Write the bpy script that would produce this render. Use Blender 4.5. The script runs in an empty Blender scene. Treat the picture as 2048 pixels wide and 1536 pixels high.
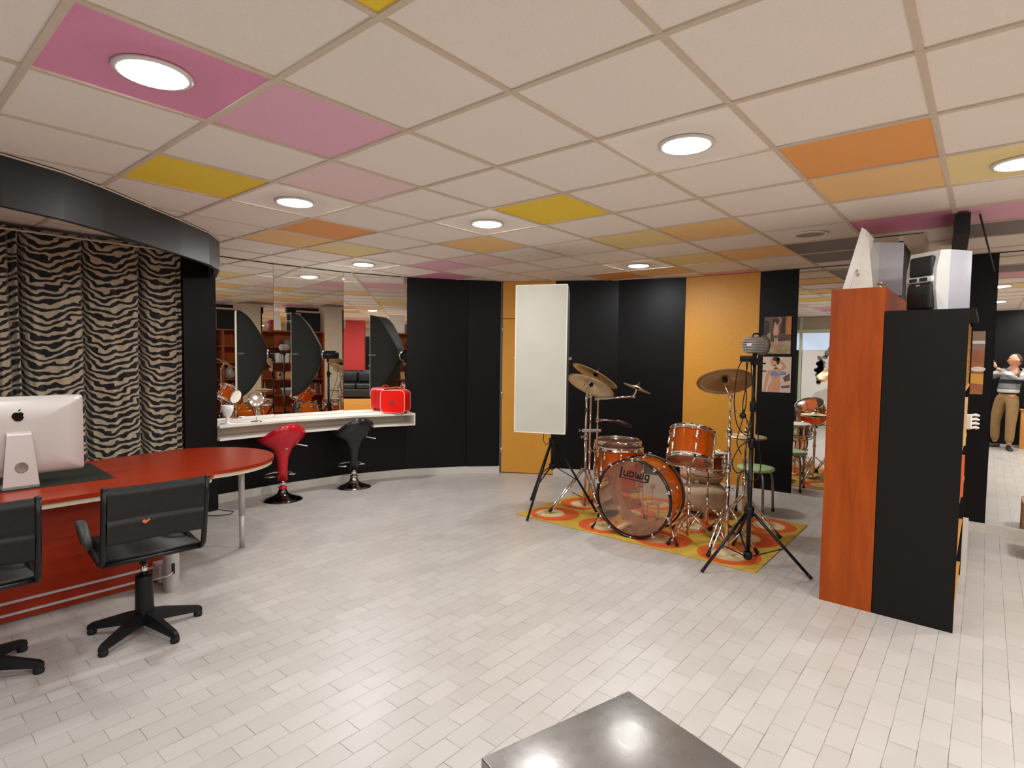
import bpy, bmesh, math, random
from mathutils import Vector, Matrix
R = math.radians
PI = math.pi
sc = bpy.context.scene
COL = sc.collection
random.seed(7)
CAM = Vector((-1.0458, -2.0060, 1.58))
FW = Vector((0.76481848, 0.64229571, -0.05008899))
RT = Vector((0.64354654, -0.76529726, 0.01295962))
UP = Vector((0.03000906, 0.04214636, 0.99866067))
H = 2.565          # ceiling height

# ------------------------------------------------------------------ materials
def lin(c):
    return tuple((v / 12.92 if v <= 0.04045 else ((v + 0.055) / 1.055) ** 2.4) for v in c)
def rgb(r, g, b):
    return lin((r / 255, g / 255, b / 255))
def nt(name):
    m = bpy.data.materials.new(name); m.use_nodes = True
    t = m.node_tree; return m, t, t.nodes['Principled BSDF']
def mat(name, col, rough=0.5, metal=0.0, noise=0.0, nscale=30.0, bump=0.0, spec=0.5, coat=0.0, stretch=None):
    """principled material with a procedural noise variation of colour / bump"""
    m, t, b = nt(name)
    b.inputs['Roughness'].default_value = rough
    b.inputs['Metallic'].default_value = metal
    b.inputs['Specular IOR Level'].default_value = spec
    b.inputs['Coat Weight'].default_value = coat
    b.inputs['Base Color'].default_value = (*col, 1)
    if noise > 0 or bump > 0:
        tc = t.nodes.new('ShaderNodeTexCoord'); mp = t.nodes.new('ShaderNodeMapping')
        n = t.nodes.new('ShaderNodeTexNoise'); n.inputs['Scale'].default_value = nscale
        n.inputs['Detail'].default_value = 4
        if stretch: mp.inputs['Scale'].default_value = stretch
        t.links.new(tc.outputs['Object'], mp.inputs['Vector']); t.links.new(mp.outputs['Vector'], n.inputs['Vector'])
        if noise > 0:
            r = t.nodes.new('ShaderNodeValToRGB')
            r.color_ramp.elements[0].position = 0.3; r.color_ramp.elements[1].position = 0.7
            r.color_ramp.elements[0].color = (*[max(0, c * (1 - noise)) for c in col], 1)
            r.color_ramp.elements[1].color = (*[min(1, c * (1 + noise)) for c in col], 1)
            t.links.new(n.outputs['Fac'], r.inputs['Fac']); t.links.new(r.outputs['Color'], b.inputs['Base Color'])
        if bump > 0:
            bp = t.nodes.new('ShaderNodeBump'); bp.inputs['Strength'].default_value = bump; bp.inputs['Distance'].default_value = 0.002
            t.links.new(n.outputs['Fac'], bp.inputs['Height']); t.links.new(bp.outputs['Normal'], b.inputs['Normal'])
    return m
def emit(name, col, s):
    m, t, b = nt(name)
    b.inputs['Base Color'].default_value = (*col, 1)
    b.inputs['Emission Color'].default_value = (*col, 1); b.inputs['Emission Strength'].default_value = s
    return m
def acrylic(name, col, opac=0.35, rough=0.08):
    """tinted see-through sheet: coloured transparency + some body colour + gloss"""
    m = bpy.data.materials.new(name); m.use_nodes = True
    t = m.node_tree; t.nodes.clear(); N = t.nodes.new; L = t.links.new
    o = N('ShaderNodeOutputMaterial'); tr = N('ShaderNodeBsdfTransparent'); tr.inputs['Color'].default_value = (*col, 1)
    d = N('ShaderNodeBsdfDiffuse'); d.inputs['Color'].default_value = (*col, 1)
    tl = N('ShaderNodeBsdfTranslucent'); tl.inputs['Color'].default_value = (*col, 1)
    m0 = N('ShaderNodeMixShader'); m0.inputs[0].default_value = 0.5; L(d.outputs[0], m0.inputs[1]); L(tl.outputs[0], m0.inputs[2])
    m1 = N('ShaderNodeMixShader'); m1.inputs[0].default_value = opac; L(tr.outputs[0], m1.inputs[1]); L(m0.outputs[0], m1.inputs[2])
    g = N('ShaderNodeBsdfGlossy'); g.inputs['Roughness'].default_value = rough
    fr = N('ShaderNodeFresnel'); fr.inputs['IOR'].default_value = 1.45
    m2 = N('ShaderNodeMixShader'); L(fr.outputs[0], m2.inputs[0]); L(m1.outputs[0], m2.inputs[1]); L(g.outputs[0], m2.inputs[2])
    L(m2.outputs[0], o.inputs[0]); return m
def wood(name, c1, c2, rough=0.35, axis='z', scale=1.0):
    m, t, b = nt(name); N = t.nodes.new; L = t.links.new; b.inputs['Specular IOR Level'].default_value = 0.25
    b.inputs['Roughness'].default_value = rough
    tc = N('ShaderNodeTexCoord'); mp = N('ShaderNodeMapping')
    s = {'z': (9, 9, 0.9), 'x': (0.9, 9, 9), 'y': (9, 0.9, 9)}[axis]
    mp.inputs['Scale'].default_value = [v * scale for v in s]
    n = N('ShaderNodeTexNoise'); n.inputs['Scale'].default_value = 2.2; n.inputs['Detail'].default_value = 6; n.inputs['Distortion'].default_value = 0.6
    n2 = N('ShaderNodeTexNoise'); n2.inputs['Scale'].default_value = 25; n2.inputs['Detail'].default_value = 2
    mx = N('ShaderNodeMix'); mx.inputs[0].default_value = 0.25
    r = N('ShaderNodeValToRGB'); r.color_ramp.elements[0].position = 0.3; r.color_ramp.elements[1].position = 0.72
    r.color_ramp.elements[0].color = (*c1, 1); r.color_ramp.elements[1].color = (*c2, 1)
    L(tc.outputs['Object'], mp.inputs['Vector']); L(mp.outputs['Vector'], n.inputs['Vector']); L(mp.outputs['Vector'], n2.inputs['Vector'])
    L(n.outputs['Fac'], mx.inputs[2]); L(n2.outputs['Fac'], mx.inputs[3]); L(mx.outputs[0], r.inputs['Fac'])
    L(r.outputs['Color'], b.inputs['Base Color']); return m

# ------------------------------------------------------------------ mesh builder
class MB:
    def __init__(s): s.bm = bmesh.new(); s.M = Matrix(); s.mi = 0
    def add(s, vs, fs, smooth=False):
        b = [s.bm.verts.new(s.M @ Vector(v)) for v in vs]
        for f in fs:
            try: q = s.bm.faces.new([b[i] for i in f])
            except ValueError: continue
            q.smooth = smooth; q.material_index = s.mi
        return s
    def box(s, c, d, rz=0, bev=0, rot=None):
        m = Matrix.Translation(c) @ (rot if rot is not None else Matrix.Rotation(rz, 4, 'Z'))
        x, y, z = d[0] / 2, d[1] / 2, d[2] / 2
        if bev <= 0:
            v = [m @ Vector(p) for p in ((-x,-y,-z),(x,-y,-z),(x,y,-z),(-x,y,-z),(-x,-y,z),(x,-y,z),(x,y,z),(-x,y,z))]
            return s.add(v, [(3,2,1,0),(4,5,6,7),(0,1,5,4),(1,2,6,5),(2,3,7,6),(3,0,4,7)])
        t = bmesh.new(); bmesh.ops.create_cube(t, size=1)
        for w in t.verts: w.co = Vector((w.co.x * d[0], w.co.y * d[1], w.co.z * d[2]))
        bmesh.ops.bevel(t, geom=list(t.edges), offset=min(bev, min(d) * 0.49), segments=3, profile=0.5, affect='EDGES')
        t.verts.ensure_lookup_table()
        s.add([m @ w.co for w in t.verts], [[w.index for w in f.verts] for f in t.faces], True); t.free(); return s
    def bx(s, x0, x1, y0, y1, z0, z1, bev=0):
        return s.box(((x0+x1)/2, (y0+y1)/2, (z0+z1)/2), (abs(x1-x0), abs(y1-y0), abs(z1-z0)), 0, bev)
    def tube(s, pts, r, seg=10, closed=False, caps=True, flat=1.0):
        pts = [Vector(p) for p in pts]; n = len(pts)
        rs = r if isinstance(r, (list, tuple)) else [r] * n
        vs = []; u = None
        for i, p in enumerate(pts):
            a = pts[i-1] if (i > 0 or closed) else pts[i]; b = pts[(i+1) % n] if (i < n-1 or closed) else pts[i]
            t = (b - a)
            t = t.normalized() if t.length > 1e-9 else Vector((0,0,1))
            if u is None:
                u = t.cross(Vector((0,0,1)))
                if u.length < 1e-3: u = t.cross(Vector((1,0,0)))
            u = (u - t * u.dot(t)); u = u.normalized() if u.length > 1e-6 else t.orthogonal().normalized()
            w = t.cross(u)
            for k in range(seg):
                an = 2 * PI * k / seg
                vs.append(p + u * math.cos(an) * rs[i] + w * math.sin(an) * rs[i] * flat)
        fs = []
        for i in range(n if closed else n - 1):
            j = (i + 1) % n
            for k in range(seg): fs.append((i*seg+k, i*seg+(k+1) % seg, j*seg+(k+1) % seg, j*seg+k))
        if caps and not closed: fs.append(tuple(range(seg))[::-1]); fs.append(tuple((n-1)*seg + k for k in range(seg)))
        return s.add(vs, fs, True)
    def lathe(s, prof, seg=32, m=None, close=True, arc=None):
        """prof: list of (r, z) turned about local z"""
        m = m if m is not None else Matrix()
        vs = []; fs = []
        for r, z in prof:
            for k in range(seg):
                a = 2 * PI * k / seg; vs.append(m @ Vector((r * math.cos(a), r * math.sin(a), z)))
        for i in range(len(prof) - 1):
            for k in range(seg): fs.append((i*seg+k, i*seg+(k+1) % seg, (i+1)*seg+(k+1) % seg, (i+1)*seg+k))
        if close:
            if prof[0][0] > 1e-6: fs.append(tuple(range(seg))[::-1])
            if prof[-1][0] > 1e-6: fs.append(tuple((len(prof)-1)*seg + k for k in range(seg)))
        return s.add(vs, fs, True)
    def prism(s, poly, z0, z1, m=None):
        m = m if m is not None else Matrix(); n = len(poly)
        vs = [m @ Vector((p[0], p[1], z0)) for p in poly] + [m @ Vector((p[0], p[1], z1)) for p in poly]
        fs = [tuple(range(n))[::-1], tuple(range(n, 2*n))] + [(i, (i+1) % n, n + (i+1) % n, n + i) for i in range(n)]
        return s.add(vs, fs)
    def ball(s, c, r, seg=16, rings=10, scale=(1,1,1), rot=None):
        vs = []; fs = []; rot = rot if rot is not None else Matrix()
        for i in range(rings + 1):
            a = PI * i / rings
            for k in range(seg):
                b = 2 * PI * k / seg
                v = Vector((math.sin(a)*math.cos(b)*scale[0], math.sin(a)*math.sin(b)*scale[1], math.cos(a)*scale[2])) * r
                vs.append(Vector(c) + rot @ v)
        for i in range(rings):
            for k in range(seg): fs.append((i*seg+k, (i+1)*seg+k, (i+1)*seg+(k+1) % seg, i*seg+(k+1) % seg))
        return s.add(vs, fs, True)
    def quad(s, *p): return s.add(p, [tuple(range(len(p)))])
    def stroke(s, pts, w, m, z=0.0, th=0.0015):
        """flat 2-D pen stroke (lettering) on plane m"""
        for a, b in zip(pts[:-1], pts[1:]):
            a = Vector((a[0], a[1])); b = Vector((b[0], b[1])); d = (b - a).normalized(); n = Vector((-d.y, d.x)) * w / 2; e = d * w / 2 * 0.7
            q = [a - e + n, a - e - n, b + e - n, b + e + n]
            s.prism([(v.x, v.y) for v in q], z, z + th, m)
        return s
    def build(s, name, mats, parent=None, loc=None, rz=None, mw=None, weld=True):
        bm = s.bm
        if weld: bmesh.ops.remove_doubles(bm, verts=bm.verts, dist=1e-5)
        bmesh.ops.recalc_face_normals(bm, faces=bm.faces)
        me = bpy.data.meshes.new(name); bm.to_mesh(me); bm.free()
        for m in (mats if isinstance(mats, (list, tuple)) else [mats]): me.materials.append(m)
        o = bpy.data.objects.new(name, me); COL.objects.link(o)
        if parent: o.parent = parent
        if mw is not None: o.matrix_world = mw
        if loc is not None: o.location = loc
        if rz is not None: o.rotation_euler = (0, 0, rz)
        return o
def tag(o, label=None, cat=None, group=None, kind=None):
    if label: o['label'] = label
    if cat: o['category'] = cat
    if group: o['group'] = group
    if kind: o['kind'] = kind
    return o
def thing(name, label, cat, loc=(0,0,0), rz=0, group=None):
    o = bpy.data.objects.new(name, None); COL.objects.link(o); o.empty_display_size = 0.1
    o.location = loc; o.rotation_euler = (0, 0, rz); return tag(o, label, cat, group)
def struct(o, label=None): o['kind'] = 'structure'; return tag(o, label) if label else o
def copy_tree(o, parent=None):
    c = o.copy(); COL.objects.link(c)
    if parent: c.parent = parent
    for ch in list(o.children): copy_tree(ch, c)
    return c
def frame(origin, xdir, zdir):
    """matrix with local z = zdir and local x close to xdir"""
    z = Vector(zdir).normalized(); x = Vector(xdir); x = (x - z * x.dot(z)).normalized(); y = z.cross(x)
    m = Matrix((x, y, z)).transposed().to_4x4(); m.translation = origin; return m
def arcpts(c, r, a0, a1, n):
    return [(c[0] + r * math.cos(a0 + (a1-a0)*i/n), c[1] + r * math.sin(a0 + (a1-a0)*i/n)) for i in range(n+1)]

# palette
BLACKPANEL = mat('black_laminate', rgb(10, 9, 9), 0.42, noise=0.15, nscale=60, bump=0.05, spec=0.22)
BLACKMATT = mat('black_matt', rgb(15, 14, 14), 0.7, noise=0.1, nscale=80)
BLACKFELT = mat('black_speckled_board', rgb(22, 20, 18), 0.8, noise=0.6, nscale=260, spec=0.2)
YELLOW = mat('ochre_panel', rgb(212, 148, 46), 0.5, noise=0.05, nscale=40)
CREAM = mat('cream_paint', rgb(214, 200, 176), 0.6, noise=0.04, nscale=20)
WHITE = mat('white_paint', rgb(232, 226, 214), 0.45, noise=0.03, nscale=25)
WHITEPL = mat('white_plastic', rgb(238, 234, 228), 0.35, noise=0.02)
REDPAINT = mat('red_paint', rgb(190, 40, 34), 0.5, noise=0.05)
BASEB = mat('baseboard_paint', rgb(208, 202, 192), 0.5, noise=0.04)
CHROME = mat('chrome', (0.85, 0.84, 0.82), 0.09, 1.0, noise=0.03)
STEEL = mat('brushed_steel', (0.62, 0.60, 0.57), 0.3, 1.0, noise=0.08, nscale=60)
ALU = mat('grey_aluminium', rgb(190, 186, 184), 0.4, 0.3, noise=0.04)
RUBBER = mat('black_rubber', rgb(15, 15, 16), 0.75, noise=0.1)
BLKMETAL = mat('black_metal', rgb(15, 15, 16), 0.38, 0.2, noise=0.1)
BLKPLASTIC = mat('black_plastic', rgb(15, 16, 18), 0.4, spec=0.35, noise=0.1, bump=0.05)
BRASS = mat('cymbal_bronze', (0.44, 0.27, 0.11), 0.38, 0.85, noise=0.12, nscale=12, stretch=(1,1,1))
ORANGEWOOD = wood('orange_cherry_veneer', rgb(138, 56, 8), rgb(174, 78, 16), 0.4, 'z')
REDWOOD = wood('red_cherry_desk', rgb(136, 33, 4), rgb(166, 45, 9), 0.30, 'x')
SHELFWOOD = wood('brown_shelf_wood', rgb(110, 52, 22), rgb(150, 78, 36), 0.45, 'x')
LIGHTWOOD = wood('light_edge_wood', rgb(196, 134, 62), rgb(214, 152, 78), 0.5, 'z')
MIRROR = mat('mirror_silver', (0.90, 0.89, 0.86), 0.0, 1.0)
AMBER = acrylic('amber_acrylic_shell', rgb(255, 130, 18), 0.52)
HEADCLEAR = acrylic('clear_drum_head', rgb(250, 238, 226), 0.08, 0.12)
HEADSMOKE = acrylic('smoky_drum_head', rgb(190, 150, 130), 0.30, 0.12)
HEADRING = acrylic('frosted_head_ring', rgb(252, 216, 182), 0.85, 0.2)
LAMPS = {}
def lampmat(s):
    if s not in LAMPS: LAMPS[s] = emit('lamp_diffuser_lit', (0.97, 1.0, 1.02), 150 * s)
    return LAMPS[s]
GREENSEAT = mat('pale_green_seat', rgb(166, 196, 142), 0.4, noise=0.03)
TUBEGREY = mat('grey_tube', rgb(150, 144, 136), 0.3, 0.7, noise=0.05)
BLACKLEATHER = mat('black_leather', rgb(24, 23, 21), 0.42, noise=0.25, nscale=40, bump=0.4, spec=0.35)
# ------------------------------------------------------------------ setting
P = [(-1.95, 4.0), (1.40, 4.090), (2.075, 4.100), (2.905, 3.999), (3.655, 3.72), (4.32, 3.28), (4.645, 2.985), (5.03, 2.36), (5.43, 1.655), (5.665, 0.86), (5.70, 0.0), (5.71, -0.40)]
# floor of painted 10 x 20 cm bricks
def floor_mat():
    m, t, b = nt('white_painted_brick_floor'); N = t.nodes.new; L = t.links.new
    tc = N('ShaderNodeTexCoord'); mp = N('ShaderNodeMapping'); mp.inputs['Location'].default_value = (-0.115, -0.045, 0)
    nz = N('ShaderNodeTexNoise'); nz.inputs['Scale'].default_value = 9; nz.inputs['Detail'].default_value = 2
    va = N('ShaderNodeVectorMath'); va.operation = 'MULTIPLY_ADD'; va.inputs[1].default_value = (0.006,)*3; va.inputs[2].default_value = (-0.003,)*3
    vb = N('ShaderNodeVectorMath')
    br = N('ShaderNodeTexBrick'); br.offset = 0.5; br.inputs['Scale'].default_value = 1
    br.inputs['Brick Width'].default_value = 0.2; br.inputs['Row Height'].default_value = 0.1
    br.inputs['Mortar Size'].default_value = 0.0016; br.inputs['Mortar Smooth'].default_value = 0.3; br.inputs['Bias'].default_value = 0
    br.inputs['Color1'].default_value = (*rgb(190, 183, 176), 1); br.inputs['Color2'].default_value = (*rgb(181, 174, 167), 1)
    br.inputs['Mortar'].default_value = (*rgb(150, 142, 134), 1)
    L(tc.outputs['Object'], nz.inputs['Vector']); L(nz.outputs['Color'], va.inputs[0])
    L(tc.outputs['Object'], mp.inputs['Vector']); L(mp.outputs['Vector'], vb.inputs[0]); L(va.outputs[0], vb.inputs[1]); L(vb.outputs[0], br.inputs['Vector'])
    # joints are filled with paint to a varying degree
    n2 = N('ShaderNodeTexNoise'); n2.inputs['Scale'].default_value = 5.5; n2.inputs['Detail'].default_value = 5
    L(tc.outputs['Object'], n2.inputs['Vector'])
    r2 = N('ShaderNodeMapRange'); r2.inputs['From Min'].default_value = 0.35; r2.inputs['From Max'].default_value = 0.68
    r2.inputs['To Min'].default_value = 0.25; r2.inputs['To Max'].default_value = 1.0; L(n2.outputs['Fac'], r2.inputs['Value'])
    mu = N('ShaderNodeMath'); mu.operation = 'MULTIPLY'; L(br.outputs['Fac'], mu.inputs[0]); L(r2.outputs['Result'], mu.inputs[1])
    n3 = N('ShaderNodeTexNoise'); n3.inputs['Scale'].default_value = 2.3; n3.inputs['Detail'].default_value = 7
    L(tc.outputs['Object'], n3.inputs['Vector'])
    dirt = N('ShaderNodeMix'); dirt.data_type = 'RGBA'; dirt.blend_type = 'MULTIPLY'; dirt.inputs[0].default_value = 0.35
    rr = N('ShaderNodeValToRGB'); rr.color_ramp.elements[0].position = 0.3; rr.color_ramp.elements[0].color = (0.8, 0.78, 0.76, 1); rr.color_ramp.elements[1].position = 0.6; rr.color_ramp.elements[1].color = (1, 1, 1, 1)
    L(n3.outputs['Fac'], rr.inputs['Fac'])
    # base = brick colours without mortar, then mortar by mu
    bc = N('ShaderNodeMix'); bc.data_type = 'RGBA'; bc.inputs[7].default_value = (*rgb(96, 88, 80), 1)
    br2 = N('ShaderNodeTexBrick'); br2.offset = 0.5
    for k in ('Scale', 'Brick Width', 'Row Height', 'Color1', 'Color2', 'Bias'): br2.inputs[k].default_value = br.inputs[k].default_value
    br2.inputs['Mortar Size'].default_value = 0.0; L(vb.outputs[0], br2.inputs['Vector'])
    L(mu.outputs[0], bc.inputs[0]); L(br2.outputs['Color'], bc.inputs[6])
    L(bc.outputs[2], dirt.inputs[6]); L(rr.outputs['Color'], dirt.inputs[7])
    # chipped specks
    vo = N('ShaderNodeTexNoise'); vo.inputs['Scale'].default_value = 26; vo.inputs['Detail'].default_value = 3
    L(tc.outputs['Object'], vo.inputs['Vector'])
    th = N('ShaderNodeMapRange'); th.inputs['From Min'].default_value = 0.765; th.inputs['From Max'].default_value = 0.775; L(vo.outputs['Fac'], th.inputs['Value'])
    ch = N('ShaderNodeMix'); ch.data_type = 'RGBA'; ch.inputs[7].default_value = (*rgb(120, 112, 104), 1); L(th.outputs['Result'], ch.inputs[0]); L(dirt.outputs[2], ch.inputs[6])
    L(ch.outputs[2], b.inputs['Base Color'])
    b.inputs['Roughness'].default_value = 0.36
    bp = N('ShaderNodeBump'); bp.inputs['Strength'].default_value = 0.35; bp.inputs['Distance'].default_value = 0.002; bp.invert = True
    L(mu.outputs[0], bp.inputs['Height']); L(bp.outputs['Normal'], b.inputs['Normal'])
    return m
f = MB(); f.bx(-2.05, 5.85, -11.7, 4.35, -0.12, 0)
struct(f.build('floor', floor_mat()))

# suspended ceiling: 60 cm tiles in a T-bar grid
TW = mat('ceiling_tile_white', rgb(244, 235, 225), 0.85, noise=0.03, nscale=140, bump=0.15)
def tmat(n, c): return mat('ceiling_tile_' + n, c, 0.8, noise=0.04, nscale=140, bump=0.1)
TM = [TW, tmat('deep_pink', rgb(226, 148, 182)), tmat('pink', rgb(236, 184, 204)), tmat('pale_pink', rgb(240, 212, 212)),
      tmat('yellow', rgb(246, 212, 62)), tmat('orange', rgb(240, 168, 96)), tmat('peach', rgb(244, 202, 140)), tmat('straw', rgb(240, 220, 158)),
      mat('ceiling_vent_grey', rgb(128, 120, 116), 0.6, noise=0.25, nscale=400)]
TILE = {(-1,0):1, (0,0):2, (1,1):3, (0,2):4, (-1,-2):4, (2,3):5, (2,4):6, (3,4):7, (3,0):4, (4,2):6, (5,3):3, (5,4):2, (6,5):1,
        (5,0):7, (5,-1):6, (7,-1):6, (7,0):7, (8,1):6, (8,2):5, (9,0):2, (3,-3):5, (4,-3):6, (4,-4):7, (6,-3):1, (6,-4):2, (7,-4):8, (7,-2):8, (8,-2):8}
rc = random.Random(3)
for i in range(-4, 10):
    for j in range(-20, -4):
        if rc.random() < 0.24: TILE[(i, j)] = rc.choice([4, 6, 7, 5, 2, 3, 1, 6, 7])
ce = MB(); g = 0.012
for i in range(-4, 10):
    for j in range(-20, 8):
        x0, x1, y0, y1 = i*.6 + g, i*.6 + .6 - g, j*.6 + g, j*.6 + .6 - g
        x0, x1, y0, y1 = max(x0, -2.05), min(x1, 5.85), max(y0, -11.7), min(y1, 4.35)
        if x1 <= x0 or y1 <= y0: continue
        ce.mi = TILE.get((i, j), 0)
        ce.add([(x0,y0,H+.004),(x0,y1,H+.004),(x1,y1,H+.004),(x1,y0,H+.004)], [(0,1,2,3)])
ce.mi = 0; ce.bx(-2.05, 5.85, -11.7, 4.35, H+.012, H+.1)
ceiling = struct(ce.build('ceiling', TM, weld=False))
gr = MB()
for i in range(-3, 10): gr.bx(i*.6 - g, i*.6 + g, -11.7, 4.35, H-.004, H+.01)
for j in range(-19, 8): gr.bx(-2.05, 5.85, j*.6 - g, j*.6 + g, H-.003, H+.0095)
gr.build('ceiling_grid', mat('tbar_paint', rgb(214, 198, 178), 0.6, noise=0.04), ceiling)

# downlights
def downlight(i, j, label, lit=True, dx=0.0, dy=0.0, s=1.0):
    t = thing('recessed_downlight', label, 'ceiling light', (i*.6 + .3 + dx, j*.6 + .3 + dy, H), 0, 'round recessed ceiling lights')
    b = MB(); b.lathe([(0.108, 0.004), (0.124, 0.002), (0.126, -0.006), (0.108, -0.010), (0.100, -0.004), (0.100, 0.004)], 40)
    b.build('trim_ring', mat('lamp_ring_white', rgb(226, 222, 216), 0.3) if 'lamp_ring_white' not in bpy.data.materials else bpy.data.materials['lamp_ring_white'], t)
    d = MB()
    if lit: d.lathe([(0.0, -0.022), (0.045, -0.0195), (0.08, -0.0125), (0.100, -0.0045)], 40, close=False); d.build('diffuser', lampmat(s), t)
    else: d.lathe([(0.0, 0.0), (0.05, -0.001), (0.100, -0.0035)], 40, close=False); d.build('diffuser', mat('lamp_diffuser_off', rgb(150, 140, 124), 0.5), t)
    return t
downlight(-1, 0, 'lit round ceiling light set in the deep pink tile above the desk', s=0.75)
downlight(1, 2, 'lit round ceiling light between the yellow and orange tiles near the desk', s=1.2)
downlight(3, 1, 'lit round ceiling light beside the bright yellow tile in mid ceiling', s=1.5)
downlight(4, 5, 'lit round ceiling light nearest the mirrors over the white counter', s=1.9)
downlight(7, 1, 'lit round ceiling light in front of the black wardrobes by the orange tiles', s=1.9)
downlight(2, -2, 'lit round ceiling light in a white tile left of the big orange ceiling tile', s=0.8)
downlight(4, -4, 'lit round ceiling light set in the straw yellow tile at the right edge', dx=0.04, s=0.6)
downlight(6, -2, 'unlit round ceiling light above the tall orange bookcase', lit=False)
for (i, j, l) in [(0, -4, 'lit round ceiling light near the photographer, seen in the right mirror'), (-3, -2, 'lit round ceiling light by the shop window'),
                  (0, -8, 'added round ceiling light behind the photographer'), (4, -8, 'added round ceiling light before the low stage'),  # both added, strong, so the rear floor bounces light onto the ceiling
                  (1, -12, 'lit round ceiling light above the sofa stage'), (6, -12, 'lit round ceiling light beyond the red column'), (3, -17, 'lit round ceiling light before the far rear wall'), (-2, -5, 'added round ceiling light over the corner behind the photographer'),  # the corner lamp is added for more bounce onto the ceiling
                  (2, -6, 'added round ceiling light in the aisle behind the bookcases'), (7, -6, 'added round ceiling light by the right wall behind the bookcases'), (-1, -3, 'added unseen ceiling light almost straight above the photographer'), (-2, 3, 'added unseen ceiling light over the left end of the desk')]:  # lamps added out of frame to brighten the room and near ceiling
    downlight(i, j, l, s=0.35 if j == -3 else 1.0 if j > -4 or j == -12 else (0.5 if j == -4 else 2.6))

# walls: a many-sided curve behind the mirrors and cupboards, then the straight right wall
def wallseg(b, a, c, z0=0.0, z1=H, off=0.0, th=0.1):
    a = Vector((*a, 0)); c = Vector((*c, 0)); d = (c - a).normalized(); n = Vector((-d.y, d.x, 0))   # outward
    p = [a + n*off, c + n*off, c + n*(off+th), a + n*(off+th)]
    b.prism([(v.x, v.y) for v in p], z0, z1)
w = MB()
for k in range(0, 6): w.mi = 1 if k < 5 else 1; wallseg(w, P[k], P[k+1], off=0.002)
for k in (6,): w.mi = 0; wallseg(w, P[k], P[k+1], off=0.03)
for k in (7, 8): w.mi = 1; wallseg(w, P[k], P[k+1], off=0.002)
struct(w.build('wall_back', [YELLOW, BLACKPANEL], weld=False))
w = MB(); wallseg(w, P[9], P[10])
w.mi = 1; wallseg(w, P[10], P[11]); wallseg(w, P[11], (5.71, -3.4)); w.mi = 2; wallseg(w, (5.71, -3.4), (5.71, -11.6))
struct(w.build('wall_right', [YELLOW, BLACKPANEL, CREAM], weld=False))
w = MB(); w.bx(-2.05, -1.95, -11.6, -0.6, 0, H); w.bx(-2.05, -1.95, 1.5, 4.2, 0, H)
struct(w.build('wall_left', [BLACKPANEL], weld=False))
w = MB(); w.bx(-2.05, 5.85, -11.7, -11.6, 0, H)
w.mi = 1; w.bx(1.86, 2.6, -11.6, -11.58, 0, H); struct(w.build('wall_rear', [CREAM, YELLOW], weld=False))
dr = MB(); dr.bx(1.45, 1.86, -11.6, -11.56, 0, 2.25)
d3 = struct(dr.build('door_2', BLACKPANEL)); b = MB(); b.box((1.82, -11.54, 1.12), (0.03, 0.05, 0.03)); b.ball((1.82, -11.5, 1.12), 0.03); b.build('door_knob', CHROME, d3)

def baseboard(name, pts, mt=BASEB, h=0.09, th=0.012):
    b = MB()
    for a, c in zip(pts[:-1], pts[1:]):
        a = Vector((*a, 0)); c = Vector((*c, 0)); d = (c-a).normalized(); n = Vector((d.y, -d.x, 0))
        e = d * 0.002
        q = [a - e, c + e, c + e + n*th, a - e + n*th]; b.prism([(v.x, v.y) for v in q], 0.0, h)
    return struct(b.build(name, mt, weld=False))
baseboard('baseboard_back', P[1:7])
baseboard('baseboard_rear', P[7:10])
baseboard('baseboard_right', [P[9], P[10], P[11], (5.71, -3.4)])

# the flush ochre door
def local2(a, c):
    """frame along a wall run: x along the wall (left to right seen from the room), y into the room, z up"""
    d = Vector((c[0]-a[0], c[1]-a[1], 0)); L = d.length; d.normalize(); n = Vector((d.y, -d.x, 0))
    m = Matrix((d, n, Vector((0,0,1)))).transposed().to_4x4(); m.translation = Vector((a[0], a[1], 0)); return m, L
m, L = local2(P[6], P[7])
d = MB(); d.bx(0.028, L-0.004, -0.028, 0.0, 0.012, 2.068); d.bx(0.028, L-0.004, -0.028, 0.0, 2.078, H-0.002)
door = struct(d.build('door_1', YELLOW, mw=m, weld=False))
b = MB(); b.bx(0.0, 0.026, -0.03, 0.006, 0.0, H-0.001); b.build('door_frame', mat('dark_grey_frame', rgb(84, 78, 72), 0.45, noise=0.08), door)
for z in (0.30, 1.06, 1.93):
    b = MB(); b.tube([(0.027, 0.006, z-0.045), (0.027, 0.006, z+0.045)], 0.008, 8); b.build('hinge', STEEL, door)

# built-in black wardrobes
def wardrobe(name, label, a, c, splits, knobs_low=1.05, knobs_up=2.105):
    m, L = local2(a, c)
    t = thing(name, label, 'wardrobe', m.translation, math.atan2(m[1][0], m[0][0]), 'built-in black wardrobes')
    b = MB(); b.bx(0.002, L-0.002, -0.0, 0.010, 0.092, H-0.001); b.build('carcass', BLACKPANEL, t)
    xs = [0.004] + [s*L for s in splits] + [L-0.004]
    for k in range(len(xs)-1):
        x0, x1 = xs[k]+0.0015, xs[k+1]-0.0015
        left = (k % 2 == 0); kx = x1-0.036 if left else x0+0.036
        for (z0, z1, kz) in ((0.094, 2.072, knobs_low), (2.078, H-0.004, knobs_up)):
            q = MB(); q.bx(x0, x1, 0.010, 0.028, z0, z1, 0.002); dd = q.build('door', BLACKPANEL, t)
            n = MB(); n.box((kx, 0.034, kz), (0.012, 0.014, 0.012)); n.box((kx, 0.046, kz), (0.034, 0.012, 0.034), 0, 0.004); n.build('knob', STEEL, dd)
    return t
wardrobe('wardrobe', 'black two-door wardrobe between the mirrors and the corner, beside the white counter', P[4], P[5], [0.5])
wardrobe('wardrobe', 'black two-door wardrobe behind the white softbox, right of the ochre door', P[7], P[8], [0.5])
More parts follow.
